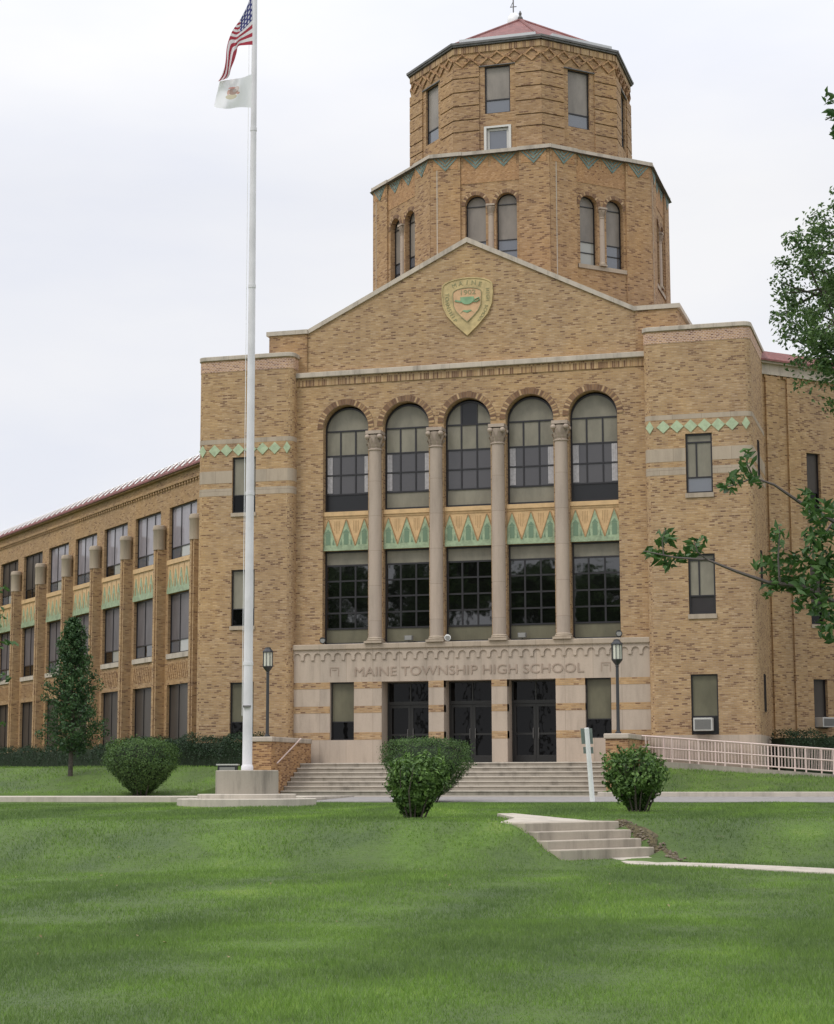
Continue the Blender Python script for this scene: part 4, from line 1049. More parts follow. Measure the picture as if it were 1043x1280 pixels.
# floodlights on the ledge
def ledge_light(x, kind, lab):
    t = thing('ledge_floodlight', lab, 'floodlight', (x, -0.15, 4.27), 'lights along the ledge above the doors')
    m_ = MB(); m_.tube([(x, -0.15, 4.27), (x, -0.15, 4.36)], 0.02); m_.build('bracket', 'lamp_metal', t)
    m_ = MB(); fr = FR((x, -0.15, 0))
    if kind == 'box':
        m_.box(fr, -0.15, 0.15, 4.34, 4.52, -0.08, 0.10); m_.build('housing', 'metal_grey', t, bevel=0.02)
        m_ = MB(); m_.box(fr, -0.12, 0.12, 4.36, 4.50, 0.10, 0.115); m_.build('lens', 'ac_grille', t)
    else:
        m_.tube([(x, -0.08, 4.44), (x, -0.20, 4.42), (x, -0.26, 4.41)], [0.06, 0.10, 0.12], 12); m_.build('housing', 'white_paint' if kind == 'round' else 'lamp_metal', t)
        m_ = MB(); m_.tube([(x, -0.262, 4.41), (x, -0.27, 4.41)], 0.09, 12); m_.build('lens', 'ac_grille', t)
ledge_light(-5.37, 'spot', 'small dark spotlight at the left end of the stone ledge')
ledge_light(-2.15, 'box', 'grey box floodlight on the ledge above the left door')
ledge_light(-0.69, 'round', 'white round floodlight on the ledge above the middle door')
ledge_light(2.00, 'box', 'grey box floodlight on the ledge above the right door')
ledge_light(5.45, 'spot', 'small dark spotlight at the right end of the stone ledge, above the lantern')
mb = MB()
mb.tube([(x_, -0.02-0.04*math.sin(x_*3), 4.285) for x_ in np.linspace(-5.4, 5.5, 60)], 0.012, 5)
tag(mb.build('conduit', 'lamp_metal'), 'thin dark cable lying along the ledge between the floodlights', 'cable')

# air conditioners
def aircon(fr, t0, t1, z0, z1, o, lab):
    c = fr.p((t0+t1)/2, z0, o)
    t = thing('air_conditioner', lab, 'air conditioner', tuple(c), 'window air conditioners')
    m_ = MB(); m_.box(fr, t0, t1, z0, z1, -0.1, o); m_.build('housing', 'ac_body', t, bevel=0.015)
    m_ = MB(); m_.box(fr, t0+0.05, t1-0.05, z0+0.05, z1-0.05, o, o+0.008)
    m_.build('grille', 'ac_grille', t)
    m_ = MB()
    for q in range(9): m_.box(fr, t0+0.05, t1-0.05, z0+0.07+q*(z1-z0-0.12)/9, z0+0.08+q*(z1-z0-0.12)/9, o+0.008, o+0.016)
    m_.build('louvres', 'metal_grey', t)
aircon(FR((0, -0.5, 0)), 8.02, 8.66, 1.02, 1.46, 0.32, 'grey air conditioner in the ground floor window of the right tower')
aircon(FR((10.22, 3.76, 0), 45), 2.05, 2.62, 1.26, 1.62, 0.35, 'white air conditioner in the low window at the right edge')

# ------------------------------------------------------------------ flagpole
bx, by = -0.40, -20.65
t = thing('flagpole', 'tall white flagpole on a round concrete drum with two steps', 'flagpole', (bx, by, -1.2))
m_ = MB(); m_.lathe((bx, by, 0), [(1.72, -1.35), (1.72, -1.055), (1.70, -1.04)], 48); m_.lathe((bx, by, 0), [(1.22, -1.06), (1.22, -0.945), (1.20, -0.93)], 48)
m_.build('base_step', 'concrete', t, smooth=True)
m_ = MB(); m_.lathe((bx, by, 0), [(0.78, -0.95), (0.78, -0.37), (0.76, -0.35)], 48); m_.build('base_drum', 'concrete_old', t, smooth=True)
PT = 21.0
prz = lambda z: 0.125-0.062*(z+0.35)/(PT+0.35)
m_ = MB(); prof = [(0.15, -0.35), (0.15, -0.25), (0.13, -0.22)]
for z in np.linspace(-0.2, PT, 24): prof.append((prz(z), float(z)))
m_.lathe((bx, by, 0), prof, 20); m_.build('pole', 'pole_paint', t, smooth=True)
for z in (2.3, 6.6, 12.0, 16.2):
    m_ = MB(); m_.lathe((bx, by, 0), [(prz(z)-.003, z-0.05), (prz(z)+0.010, z-0.045), (prz(z)+0.010, z+0.045), (prz(z)-.003, z+0.05)], 20); m_.build('collar', 'pole_paint', t)
m_ = MB(); m_.sphere((bx, by, PT+0.14), 0.15); m_.build('finial_ball', 'pole_paint', t, smooth=True)
m_ = MB(); lp = Vector((bx, by, 0))-RR*0.14
m_.tube([(lp.x, lp.y, 1.0), (lp.x, lp.y, PT-0.1)], 0.008, 4); m_.build('halyard', 'white_paint', t)
m_ = MB(); m_.box(FR((bx, by, 0), 10), -0.1, 0.1, 1.2, 1.25, 0.10, 0.16); m_.build('cleat', 'metal_grey', t)

def flag(name, label, topc, botc, fold, mat, cur=0.0, nu=60, nv=26, thick=0.006):
    """topc / botc: top and bottom edges from hoist to fly, as pixels at the pole's distance"""
    def samp(c, u):
        x = u*(len(c)-1); i_ = min(int(x), len(c)-2); f = x-i_
        p0 = c[max(i_-1, 0)]; p1 = c[i_]; p2 = c[i_+1]; p3 = c[min(i_+2, len(c)-1)]
        return [0.5*(2*p1[q]+(-p0[q]+p2[q])*f+(2*p0[q]-5*p1[q]+4*p2[q]-p3[q])*f*f+(-p0[q]+3*p1[q]-3*p2[q]+p3[q])*f**3) for q in (0, 1)]
    vs = []; fs = []; uvs = []
    for a in range(nu+1):
        u = a/nu; T_ = samp(topc, u); B_ = samp(botc, u)
        for b2 in range(nv+1):
            v = b2/nv; px = B_[0]+(T_[0]-B_[0])*v; py = B_[1]+(T_[1]-B_[1])*v
            d = 47.0+fold(u, v); px += 0.0
            kk = min(1, max(0, (u-0.22)/0.3)); kk = kk*kk*(3-2*kk)*cur
            vs.append(tuple(at(px, py, d))); uvs.append((u, v*(1-kk)+kk*(0.02+0.36*v+0.05*math.sin(u*9))))
    for a in range(nu):
        for b2 in range(nv):
            k = a*(nv+1)+b2; fs.append((k, k+nv+1, k+nv+2, k+1))
    me = bpy.data.meshes.new(name); me.from_pydata(vs, [], fs); me.materials.append(MATS[mat])
    l = me.uv_layers.new(name='UVMap')
    for p in me.polygons:
        p.use_smooth = True
        for li in p.loop_indices: l.data[li].uv = uvs[me.loops[li].vertex_index]
    o = bpy.data.objects.new(name, me); COL.objects.link(o); tag(o, label, 'flag')
    return o
# stripes, canton and stars
m, nt, b = newmat('flag_stripes')
uv = N(nt, 'ShaderNodeUVMap'); s3 = N(nt, 'ShaderNodeSeparateXYZ'); nt.links.new(uv.outputs[0], s3.inputs[0]); U_, V_ = s3.outputs[0], s3.outputs[1]
st_ = mth(nt, 'MODULO', mth(nt, 'FLOOR', mth(nt, 'MULTIPLY', V_, 13)), 2)       # 0 red, 1 white
base = mixc(nt, st_, (0.42, 0.045, 0.07), (0.80, 0.78, 0.80))
can = mth(nt, 'MULTIPLY', mth(nt, 'LESS_THAN', U_, 0.27), mth(nt, 'GREATER_THAN', V_, 6/13))
gx = mth(nt, 'SUBTRACT', mth(nt, 'FRACT', mth(nt, 'MULTIPLY', U_, 6/0.36)), 0.5); gy = mth(nt, 'SUBTRACT', mth(nt, 'FRACT', mth(nt, 'MULTIPLY', mth(nt, 'SUBTRACT', V_, 6/13), 5*13/7)), 0.5)
dd_ = mth(nt, 'ADD', mth(nt, 'MULTIPLY', gx, gx), mth(nt, 'MULTIPLY', gy, gy)); star = mth(nt, 'LESS_THAN', dd_, 0.07)
base = mixc(nt, can, base, mixc(nt, star, (0.06, 0.065, 0.20), (0.75, 0.75, 0.80)))
nt.links.new(base, b.inputs['Base Color']); b.inputs['Roughness'].default_value = 0.8
def cloth(m, nt, b, col, tr=0.35):
    t_ = N(nt, 'ShaderNodeBsdfTranslucent'); nt.links.new(col, t_.inputs[0]); ms = N(nt, 'ShaderNodeMixShader'); ms.inputs[0].default_value = tr
    nt.links.new(b.outputs[0], ms.inputs[1]); nt.links.new(t_.outputs[0], ms.inputs[2]); nt.links.new(ms.outputs[0], [x for x in nt.nodes if x.type == 'OUTPUT_MATERIAL'][0].inputs[0])
cloth(m, nt, b, base)
m, nt, b = newmat('flag_white')
uv = N(nt, 'ShaderNodeUVMap'); s3 = N(nt, 'ShaderNodeSeparateXYZ'); nt.links.new(uv.outputs[0], s3.inputs[0]); U_, V_ = s3.outputs[0], s3.outputs[1]
def ell(cu, cv, ru, rv):
    a = mth(nt, 'DIVIDE', mth(nt, 'SUBTRACT', U_, cu), ru); c = mth(nt, 'DIVIDE', mth(nt, 'SUBTRACT', V_, cv), rv)
    return mth(nt, 'LESS_THAN', mth(nt, 'ADD', mth(nt, 'MULTIPLY', a, a), mth(nt, 'MULTIPLY', c, c)), 1.0)
col = mixc(nt, 0.0, (0.88, 0.88, 0.90), (1, 1, 1))
for e, c in (((0.60, 0.40, 0.15, 0.09), (0.66, 0.60, 0.45)), ((0.56, 0.58, 0.14, 0.12), (0.42, 0.30, 0.26)), ((0.47, 0.66, 0.07, 0.08), (0.72, 0.62, 0.58)), ((0.62, 0.70, 0.10, 0.03), (0.70, 0.36, 0.32)), ((0.70, 0.56, 0.03, 0.09), (0.70, 0.45, 0.38)), ((0.42, 0.50, 0.05, 0.04), (0.70, 0.40, 0.34)), ((0.53, 0.60, 0.055, 0.055), (0.45, 0.40, 0.38))):
    col = mixc(nt, ell(*e), col, c)
nt.links.new(col, b.inputs['Base Color']); b.inputs['Roughness'].default_value = 0.8; cloth(m, nt, b, col)
flag('national_flag', 'drooping striped flag with stars near the top of the pole', [(315.5, -11), (309, 8), (300, 25), (290, 40), (284, 58), (282, 78), (278, 92), (272.5, 102)],
     [(316, 56), (306, 56.5), (298, 58), (296, 66), (293, 76), (289, 86), (287, 94), (284, 98)], lambda u, v: 0.10*u*math.sin(9*v+4*u)+0.16*u*math.sin(u*7), 'flag_stripes', 1.0)
flag('state_flag', 'white flag with a small brown and red emblem hanging below the striped flag', [(315, 92.5), (303, 97), (290, 99), (275, 101.5)],
     [(314.5, 134.5), (300, 134), (284, 136), (267.5, 134)], lambda u, v: 0.14*u*math.sin(7*u+3*v)+0.08*u*math.sin(15*u-2*v), 'flag_white')

# ------------------------------------------------------------------ sign seen edge-on
g0 = hit(741, 1003); d0 = (g0-Vector(CP)).dot(F_); topp = at(733.5, 910, d0); bot = at(741, 1004, d0)
t = thing('road_sign', 'leaning white sign post with a grey panel seen from behind, before the steps', 'sign', tuple(g0))
m_ = MB(); m_.tube([bot-Vector((0, 0, .3)), bot, topp], [0.07, 0.07, 0.062], 10); m_.build('post', 'white_paint', t)
m_ = MB(); ax = (topp-bot).normalized(); sd_ = RR.copy(); bk = F_*0.09
c0 = topp-ax*0.02+bk
def plate3(m_, c, w0_, w1_, h0, h1, th=0.012):
    nrm = sd_.cross(ax).normalized()*th; P8 = [c+sd_*w0_-ax*h1, c+sd_*w1_-ax*h1, c+sd_*w1_-ax*h0, c+sd_*w0_-ax*h0]
    k = len(m_.v); m_.v += [tuple(p) for p in P8]+[tuple(p+nrm) for p in P8]
    for f in ((0, 1, 2, 3), (7, 6, 5, 4), (0, 4, 5, 1), (1, 5, 6, 2), (2, 6, 7, 3), (3, 7, 4, 0)): m_.f.append(tuple(k+q for q in f)); m_.m.append(0)
plate3(m_, c0, -0.16, 0.15, 0.0, 0.42); m_.build('sign_panel', 'sign_back', t)
m_ = MB(); plate3(m_, c0, -0.13, 0.14, 0.50, 0.68); m_.build('sign_plate', 'sign_back', t)

# ground floodlight behind the flagpole
p = hit(285, 968); t = thing('ground_floodlight', 'small dark box light on the lawn behind the flagpole drum', 'floodlight', tuple(p))
fr = FR((p.x, p.y, p.z), 10)
m_ = MB(); m_.box(fr, -0.33, 0.33, 0.05, 0.30, -0.12, 0.12); m_.build('housing', 'lamp_metal', t, bevel=0.01)
m_ = MB(); m_.box(fr, -0.37, 0.37, 0.30, 0.345, -0.15, 0.15); m_.build('rim', 'ac_body', t)
m_ = MB(); m_.box(fr, -0.26, 0.26, 0.10, 0.24, 0.12, 0.13); m_.build('lens', 'ac_grille', t)
m_ = MB(); m_.box(fr, -0.3, -0.24, -0.1, 0.05, -0.05, 0.05); m_.box(fr, 0.24, 0.3, -0.1, 0.05, -0.05, 0.05); m_.build('foot', 'metal_grey', t)

# ------------------------------------------------------------------ plants
def leaves_obj(name, pos, nrm, size, mat, parent=None, aspect=0.5, fold=0.25, rs=rng):
    """one pointed, slightly folded leaf per position: 2 triangles pairs sharing a midrib"""
    n = len(pos); pos = np.asarray(pos, float)
    d = np.asarray(nrm, float)+rs.normal(0, 0.55, (n, 3)); d /= np.linalg.norm(d, axis=1)[:, None]+1e-9
    a = np.cross(d, rs.normal(0, 1, (n, 3))); a /= np.linalg.norm(a, axis=1)[:, None]+1e-9
    b_ = np.cross(d, a); L = (np.asarray(size)*rs.uniform(0.65, 1.3, n))[:, None]
    base = pos-a*L*0.5; tip = pos+a*L*0.5-d*L*0.12; l = pos+b_*L*aspect*0.5+d*L*fold*0.4-a*L*0.05; r = pos-b_*L*aspect*0.5+d*L*fold*0.4-a*L*0.05
    V = np.stack([base, r, tip, l], 1).reshape(-1, 3)
    me = bpy.data.meshes.new(name); me.vertices.add(4*n); me.vertices.foreach_set('co', V.ravel().astype('f'))
    i = np.arange(n)*4
    tri = np.stack([i, i+1, i+2, i, i+2, i+3], -1).ravel()
    me.loops.add(6*n); me.loops.foreach_set('vertex_index', tri.astype('i')); me.polygons.add(2*n)
    me.polygons.foreach_set('loop_start', (np.arange(2*n)*3).astype('i')); me.update(calc_edges=True); me.validate()
    me.materials.append(MATS[mat]); o = bpy.data.objects.new(name, me); COL.objects.link(o)
    if parent: o.parent = parent; o.matrix_parent_inverse = parent_inv(parent)
    return o
def blob_points(n, c, r, lumps=9, seed=0, shell=0.55, flat=0.0):
    """leaf positions in a lumpy ellipsoid made of overlapping clumps"""
    g = np.random.default_rng(seed); r = np.array(r, float)
    dirs = g.normal(0, 1, (lumps, 3)); dirs /= np.linalg.norm(dirs, axis=1)[:, None]
    cs = dirs*r*g.uniform(0.35, 0.72, (lumps, 1)); rs = g.uniform(0.34, 0.52, lumps)
    k = g.integers(0, lumps, n); d = g.normal(0, 1, (n, 3)); d /= np.linalg.norm(d, axis=1)[:, None]
    rad = g.uniform(shell, 1, n)**(1/2)
    p = cs[k]+d*(rad*rs[k])[:, None]*r
    return p+np.array(c), d
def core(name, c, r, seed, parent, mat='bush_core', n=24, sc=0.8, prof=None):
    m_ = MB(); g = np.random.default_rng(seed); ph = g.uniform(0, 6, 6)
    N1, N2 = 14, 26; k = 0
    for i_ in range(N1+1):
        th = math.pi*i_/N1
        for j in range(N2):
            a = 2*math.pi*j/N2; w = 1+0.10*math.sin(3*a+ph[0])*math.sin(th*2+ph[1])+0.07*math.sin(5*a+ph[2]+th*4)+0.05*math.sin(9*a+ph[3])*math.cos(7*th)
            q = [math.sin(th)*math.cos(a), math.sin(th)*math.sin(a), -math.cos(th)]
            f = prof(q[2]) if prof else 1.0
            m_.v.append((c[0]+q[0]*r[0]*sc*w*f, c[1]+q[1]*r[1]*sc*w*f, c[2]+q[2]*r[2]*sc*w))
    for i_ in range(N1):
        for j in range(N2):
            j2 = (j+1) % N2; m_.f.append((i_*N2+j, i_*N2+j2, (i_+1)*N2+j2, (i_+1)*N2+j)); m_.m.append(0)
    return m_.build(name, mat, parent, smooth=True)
def bush(u, v, px0, px1, pytop, label, seed, n=9000, leaf=0.05, mat='leaf_bush', stem=True, taper=0.45, dep=None, rough=0.10, boxy=0.35, cs=0.86):
    g0 = hit(u, v); d0 = (g0-Vector(CP)).dot(F_) if dep is None else dep
    if dep is not None: g0 = at(u, v, dep)
    sc = d0/FPX; w = (px1-px0)*sc/2; h = (v-pytop)*sc; cx = ((px0+px1)/2-u)*sc
    c = g0+R0*cx
    g = np.random.default_rng(seed)
    t = thing('bush', label, 'bush', tuple(g0))
    nl = 70; dirs = g.normal(0, 1, (n, 3)); dirs /= np.linalg.norm(dirs, axis=1)[:, None]
    e = 2+3.2*boxy
    hr_ = np.hypot(dirs[:, 0], dirs[:, 1]); q = dirs/((hr_**e+np.abs(dirs[:, 2])**e)**(1/e))[:, None]
    # lumps
    ls = g.normal(0, 1, (nl, 3)); ls /= np.linalg.norm(ls, axis=1)[:, None]
    dn = q/np.linalg.norm(q, axis=1)[:, None]; dot = (dn@ls.T).max(1)
    lump = 1+rough*(dot-0.965)*8
    rad = np.clip(1-np.abs(g.normal(0, 0.10+0.25*(0.86-cs), n)), 0.4, 1)+np.maximum(0, g.normal(0, 0.03+rough*0.15, n))
    p = q*(rad*lump)[:, None]
    zz = (p[:, 2]+1)/2          # 0 bottom, 1 top
    f = taper+(1-taper)*np.clip(zz*1.7, 0, 1)**0.8
    ns = int(90*(0.9-cs)*4+40); k0 = g.integers(0, n, ns); nk = 9; sp = []; sd0 = []
    for kk in k0:
        if p[kk, 2] < -0.5: continue
        ln_ = g.uniform(0.06, 0.20)*(1.6 if cs < 0.8 else 0.8)
        u_ = dn[kk]*0.8+np.array([0, 0, 0.5])+g.normal(0, 0.25, 3)
        for q_ in range(nk): sp.append(p[kk]+u_*ln_*q_/nk+g.normal(0, 0.012, 3)); sd0.append(g.normal(0, 1, 3))
    p = np.concatenate([p, np.array(sp)]); dn = np.concatenate([dn, np.array(sd0)]); zz = (p[:, 2]+1)/2; f = taper+(1-taper)*np.clip(zz*1.7, 0, 1)**0.8
    P3 = np.stack([p[:, 0]*f*w, p[:, 1]*f*w*0.9, (0.07+0.93*np.clip(zz, -0.02, 1.2))*h], -1)
    base = np.array(g0)
    shift = np.outer(np.clip(zz, 0, 1), np.array(R0)*cx)
    leaves_obj('foliage', P3+base+shift, dn, leaf, mat, t, 0.55)
    cc = (g0.x+R0.x*cx*0.6, g0.y+R0.y*cx*0.6, g0.z+h*0.52)
    core('dark_core', cc, (w*0.9, w*0.8, h*0.48), seed, t, prof=lambda z: taper+(1-taper)*min(1, (z+1)/2*1.7)**0.8, sc=cs)  # solid core, coloured dark as the shaded inside, stops see-through
    m_ = MB()
    for k in range(16):
        a = k*2.4; rr_ = 0.10+0.10*(k % 3); m_.tube([(g0.x+rr_*0.6*math.cos(a), g0.y+rr_*0.6*math.sin(a), g0.z-0.1), (g0.x+(rr_+w*0.3)*math.cos(a), g0.y+(rr_+w*0.3)*math.sin(a), g0.z+h*0.45), (g0.x+(rr_+w*0.55)*math.cos(a+.2), g0.y+(rr_+w*0.55)*math.sin(a+.2), g0.z+h*0.85)], [0.022, 0.014, 0.006], 5)
    m_.build('stem', 'bark', t)
    return t
bush(176, 997, 131, 221, 927, 'dense rounded green bush left of the flagpole base', 3, n=16000, leaf=0.065, taper=0.26, boxy=0.6, rough=0.30)
bush(535, 1003, 478, 590, 925, 'broad clipped green bush in front of the middle doors', 5, n=17000, leaf=0.05, taper=0.30, boxy=1.0, rough=0.16)
bush(517, 1023, 492, 558, 950, 'smaller looser bush in front of the broad clipped bush', 6, n=5600, leaf=0.095, mat='leaf_bush_light', taper=0.40, rough=0.45, boxy=0.35, cs=0.66)
bush(797, 1015, 759, 829, 945, 'loose leafy bush beside the sign post, right of the steps', 8, n=4300, leaf=0.10, mat='leaf_bush_light', taper=0.36, rough=0.6, boxy=0.25, cs=0.55)

def hedge(name, label, pts, width, h0, h1, seed, n=26000, leaf=0.07):
    t = thing(name, label, 'hedge', (pts[0][0], pts[0][1], -0.1))
    g = np.random.default_rng(seed); P = [np.array(p, float) for p in pts]
    L = [np.linalg.norm(b2-a) for a, b2 in zip(P[:-1], P[1:])]; tot = sum(L)
    ss = g.uniform(0, tot, n); pos = np.zeros((n, 3)); nr = np.zeros((n, 3)); acc = 0
    for a, b2, l in zip(P[:-1], P[1:], L):
        mk = (ss >= acc) & (ss < acc+l); u = (ss[mk]-acc)/l; d = (b2-a)/l; s_ = np.array([d[1], -d[0]]); m_ = mk.sum()
        ang = g.uniform(-0.2, math.pi+0.2, m_); ca, sa = np.cos(ang), np.sin(ang)
        bx_ = np.sign(ca)*np.abs(ca)**0.5; bz = np.abs(sa)**0.5*np.sign(sa)
        wob = 1+0.10*np.sin(ss[mk]*2.1)+0.07*np.sin(ss[mk]*5.3+1)+g.normal(0, 0.05, m_)
        H = h0+(h1-h0)*(ss[mk]/tot)
        xy = a+np.outer(u, b2-a)+np.outer(bx_*width/2*wob, s_)
        pos[mk] = np.column_stack([xy, -0.1+H*np.clip(bz*wob, 0, 1.3)]); nr[mk] = np.column_stack([np.outer(ca, s_), sa]); acc += l
    leaves_obj('foliage', pos, nr, leaf, 'leaf_hedge', t, 0.5)
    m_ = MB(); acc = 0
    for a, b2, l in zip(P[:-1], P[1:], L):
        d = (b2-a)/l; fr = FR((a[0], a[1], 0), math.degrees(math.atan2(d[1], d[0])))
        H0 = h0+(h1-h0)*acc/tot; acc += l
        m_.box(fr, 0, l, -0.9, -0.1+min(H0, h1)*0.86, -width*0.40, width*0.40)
    m_.build('dark_core', 'bush_core', t)  # added dark block so nothing shows through the hedge leaves
    m_ = MB()
    for q in np.linspace(0.02, 0.98, 16):
        p = P[0]+(P[-1]-P[0])*q; m_.tube([(p[0], p[1], -0.5), (p[0], p[1], 0.3)], 0.025, 5)
    m_.build('stem', 'bark', t)
c45 = math.sqrt(.5)
hedge('hedge', 'tall dark hedge below the left tower, behind the left bush', [(-13.3, 1.3), (-7.2, -2.1)], 1.3, 0.98, 1.05, 11, 16000)
hedge('hedge', 'long low dark hedge under the left wing windows, behind the young tree', [(-33, 20.5), (-14.2, 2.6)], 1.4, 0.95, 0.85, 12, 24000)
hedge('hedge', 'dark hedge behind the ramp railing at the right edge', [(10.6, 1.6), (18.0, 6.5)], 1.2, 1.05, 1.1, 13, 12000)

def limb(m_, p0, p1, r0, r1, bend=0.15, n=7, seed=0):
    g = np.random.default_rng(seed); p0, p1 = Vector(p0), Vector(p1); d = p1-p0; s_ = Vector(g.normal(0, 1, 3)); s_ -= d*(s_.dot(d)/d.length_squared); s_.normalize()
    pts = [p0+d*(k/n)+s_*(bend*d.length*math.sin(math.pi*k/n)*0.5)+Vector(g.normal(0, 0.012*d.length, 3))*(0 < k < n) for k in range(n+1)]
    m_.tube(pts, [r0+(r1-r0)*k/n for k in range(n+1)], 7); return pts
# young tree by the left wing
g0 = hit(88, 970); d0 = (g0-Vector(CP)).dot(F_); sc = d0/FPX
t = thing('tree', 'young narrow tree standing on the lawn before the left wing', 'tree', tuple(g0))
m_ = MB(); H = 198*sc
m_.tube([g0-Vector((0, 0, 0.2)), g0+Vector((0.02, 0, H*0.3)), g0+Vector((-0.03, 0.03, H*0.6)), g0+Vector((0, 0, H*0.95))], [0.09, 0.07, 0.045, 0.012], 8)
g = np.random.default_rng(21); P_all = []; D_all = []
prof_ = [(0.17, 0.5), (0.24, 0.92), (0.34, 1.0), (0.45, 0.86), (0.58, 0.74), (0.70, 0.60), (0.82, 0.45), (0.92, 0.28), (1.0, 0.06)]
for k in range(92):
    zf = 0.17+0.82*(k+0.5)/92; ang = k*2.4+g.uniform(-0.3, 0.3); rr = np.interp(zf, [a for a, _ in prof_], [b2 for _, b2 in prof_])*43*sc*g.uniform(0.55, 1.15)
    b0 = g0+Vector((0, 0, H*zf-0.3*rr)); e = g0+Vector((math.cos(ang)*rr, math.sin(ang)*rr, H*zf+0.15*rr))
    limb(m_, b0, e, 0.02, 0.006, 0.1, 4, k)
    for q in range(3):
        c = b0.lerp(e, 0.45+0.25*q); nn = 46; rad = (0.15+0.13*(1-zf))*g.uniform(.7, 1.3)
        dd2 = g.normal(0, 1, (nn, 3)); dd2 /= np.linalg.norm(dd2, axis=1)[:, None]
        P_all.append(np.array(c)+dd2*(g.uniform(0.2, 1, nn)**0.5*rad)[:, None]); D_all.append(dd2)
m_.build('trunk', 'bark', t, smooth=True)
leaves_obj('crown', np.concatenate(P_all), np.concatenate(D_all), 0.10, 'leaf_young', t, 0.6)

# big tree whose crown enters at the right
def clump_cloud(centers, per, size, mat, parent, seed, rad):
    g = np.random.default_rng(seed); P_, D_ = [], []
    for c in centers:
        nn = int(per*g.uniform(0.6, 1.3)); r = rad*g.uniform(0.6, 1.25); d = g.normal(0, 1, (nn, 3)); d /= np.linalg.norm(d, axis=1)[:, None]
        P_.append(np.array(c)+d*(g.uniform(0.05, 1, nn)**0.6*r)[:, None]*np.array([1, 1, 0.7])); D_.append(d*0.5+np.array([0, 0, 0.6]))
    return leaves_obj('crown', np.concatenate(P_), np.concatenate(D_), size, mat, parent, 0.55)
def big_tree(label, foot, cc, rad3, trunk_r, seed, ncl, per, leaf, mat, clr, group=None, shape=None):
    t = thing('tree', label, 'tree', tuple(foot), group); m_ = MB(); g = np.random.default_rng(seed)
    cc = Vector(cc); foot = Vector(foot)
    tp = cc+Vector((0, 0, rad3[2]*0.3)); tr_ = [foot-Vector((0, 0, 0.3)), foot+Vector((0, 0, 0.15)), foot.lerp(cc, 0.45)+Vector((0.1, 0.05, 0)), cc, tp]
    m_.tube(tr_, [trunk_r*1.5, trunk_r*1.1, trunk_r*0.8, trunk_r*0.5, trunk_r*0.15], 10)
    cs = []
    for k in range(ncl):
        d = g.normal(0, 1, 3); d /= np.linalg.norm(d); q = g.uniform(0.25, 1.0)**0.45
        if shape: q *= shape(d)
        c = np.array(cc)+d*q*np.array(rad3); cs.append(c)
        if k % 3 == 0:
            b0 = foot.lerp(cc, g.uniform(0.85, 1.15)); limb(m_, b0, Vector(c), trunk_r*0.28, trunk_r*0.05, 0.18, 6, k)
    m_.build('trunk', 'bark', t, smooth=True)
    clump_cloud(cs, per, leaf, mat, t, seed+1, clr)
    return t
cA = at(1128, 384, 34); fA = Vector((cA.x+0.4, cA.y+0.2, float(hgt(cA.x+0.4, cA.y+0.2))))
big_tree('large leafy tree whose crown hangs over the right edge before the sky', fA, cA, (2.35, 2.4, 2.3), 0.20, 31, 360, 80, 0.09, 'leaf_tree', 0.33)
# nearer tree with long twigs reaching in from the right
dN = 18.0
foot = at(1165, 700, dN); foot = Vector((foot.x, foot.y, float(hgt(foot.x, foot.y))))
t = thing('tree', 'near tree whose leafy twigs reach in from the right edge', 'tree', tuple(foot)); m_ = MB()
crown_c = at(1150, 480, dN)
m_.tube([foot-Vector((0, 0, .3)), foot+Vector((0, 0, 1.4)), at(1160, 640, dN), crown_c, at(1150, 150, dN)], [0.20, 0.15, 0.13, 0.10, 0.03], 10)
def path3(px, r0, r1):
    pts = [at(*p) for p in px]; m_.tube(pts, [r0+(r1-r0)*k/(len(pts)-1) for k in range(len(pts))], 6); return pts
path3([(1158, 650, 18.0), (1100, 668, 17.8), (1043, 652, 17.6), (1000, 628, 17.5), (968, 606, 17.4), (942, 597, 17.4)], 0.030, 0.008)
path3([(942, 597, 17.4), (925, 604, 17.4), (902, 611, 17.3)], 0.009, 0.004); path3([(942, 597, 17.4), (934, 580, 17.3), (936, 562, 17.3)], 0.009, 0.004)
path3([(1160, 770, 18.0), (1100, 768, 17.6), (1043, 752, 17.3), (1003, 733, 17.1), (960, 728, 17.0), (920, 714, 16.9), (885, 700, 16.9), (845, 697, 16.8), (806, 689, 16.8)], 0.032, 0.005)
path3([(885, 700, 16.9), (872, 690, 16.8), (868, 676, 16.8)], 0.008, 0.003); path3([(830, 695, 16.8), (828, 676, 16.8), (832, 662, 16.8)], 0.007, 0.003)
path3([(975, 730, 17.0), (973, 700, 17.0), (975, 658, 17.0)], 0.012, 0.004)
path3([(1158, 560, 18.0), (1100, 610, 17.9), (1050, 640, 17.8), (1008, 700, 17.6)], 0.03, 0.006)
path3([(1150, 180, 18.0), (1090, 150, 17.8), (1050, 140, 17.7), (1032, 150, 17.7)], 0.03, 0.006)
m_.build('trunk', 'twig', t, smooth=True)
g = np.random.default_rng(5); P_, D_ = [], []
def spray(u, v, ru, rv, n, d=17.2):
    for _ in range(n):
        a, q = g.uniform(0, 2*math.pi), g.uniform(0, 1)**0.6
        p = at(u+ru*q*math.cos(a), v+rv*q*math.sin(a), d+g.normal(0, 0.15)); P_.append(np.array(p)); D_.append(g.normal(0, 0.6, 3)+np.array([0, 0, 0.7]))
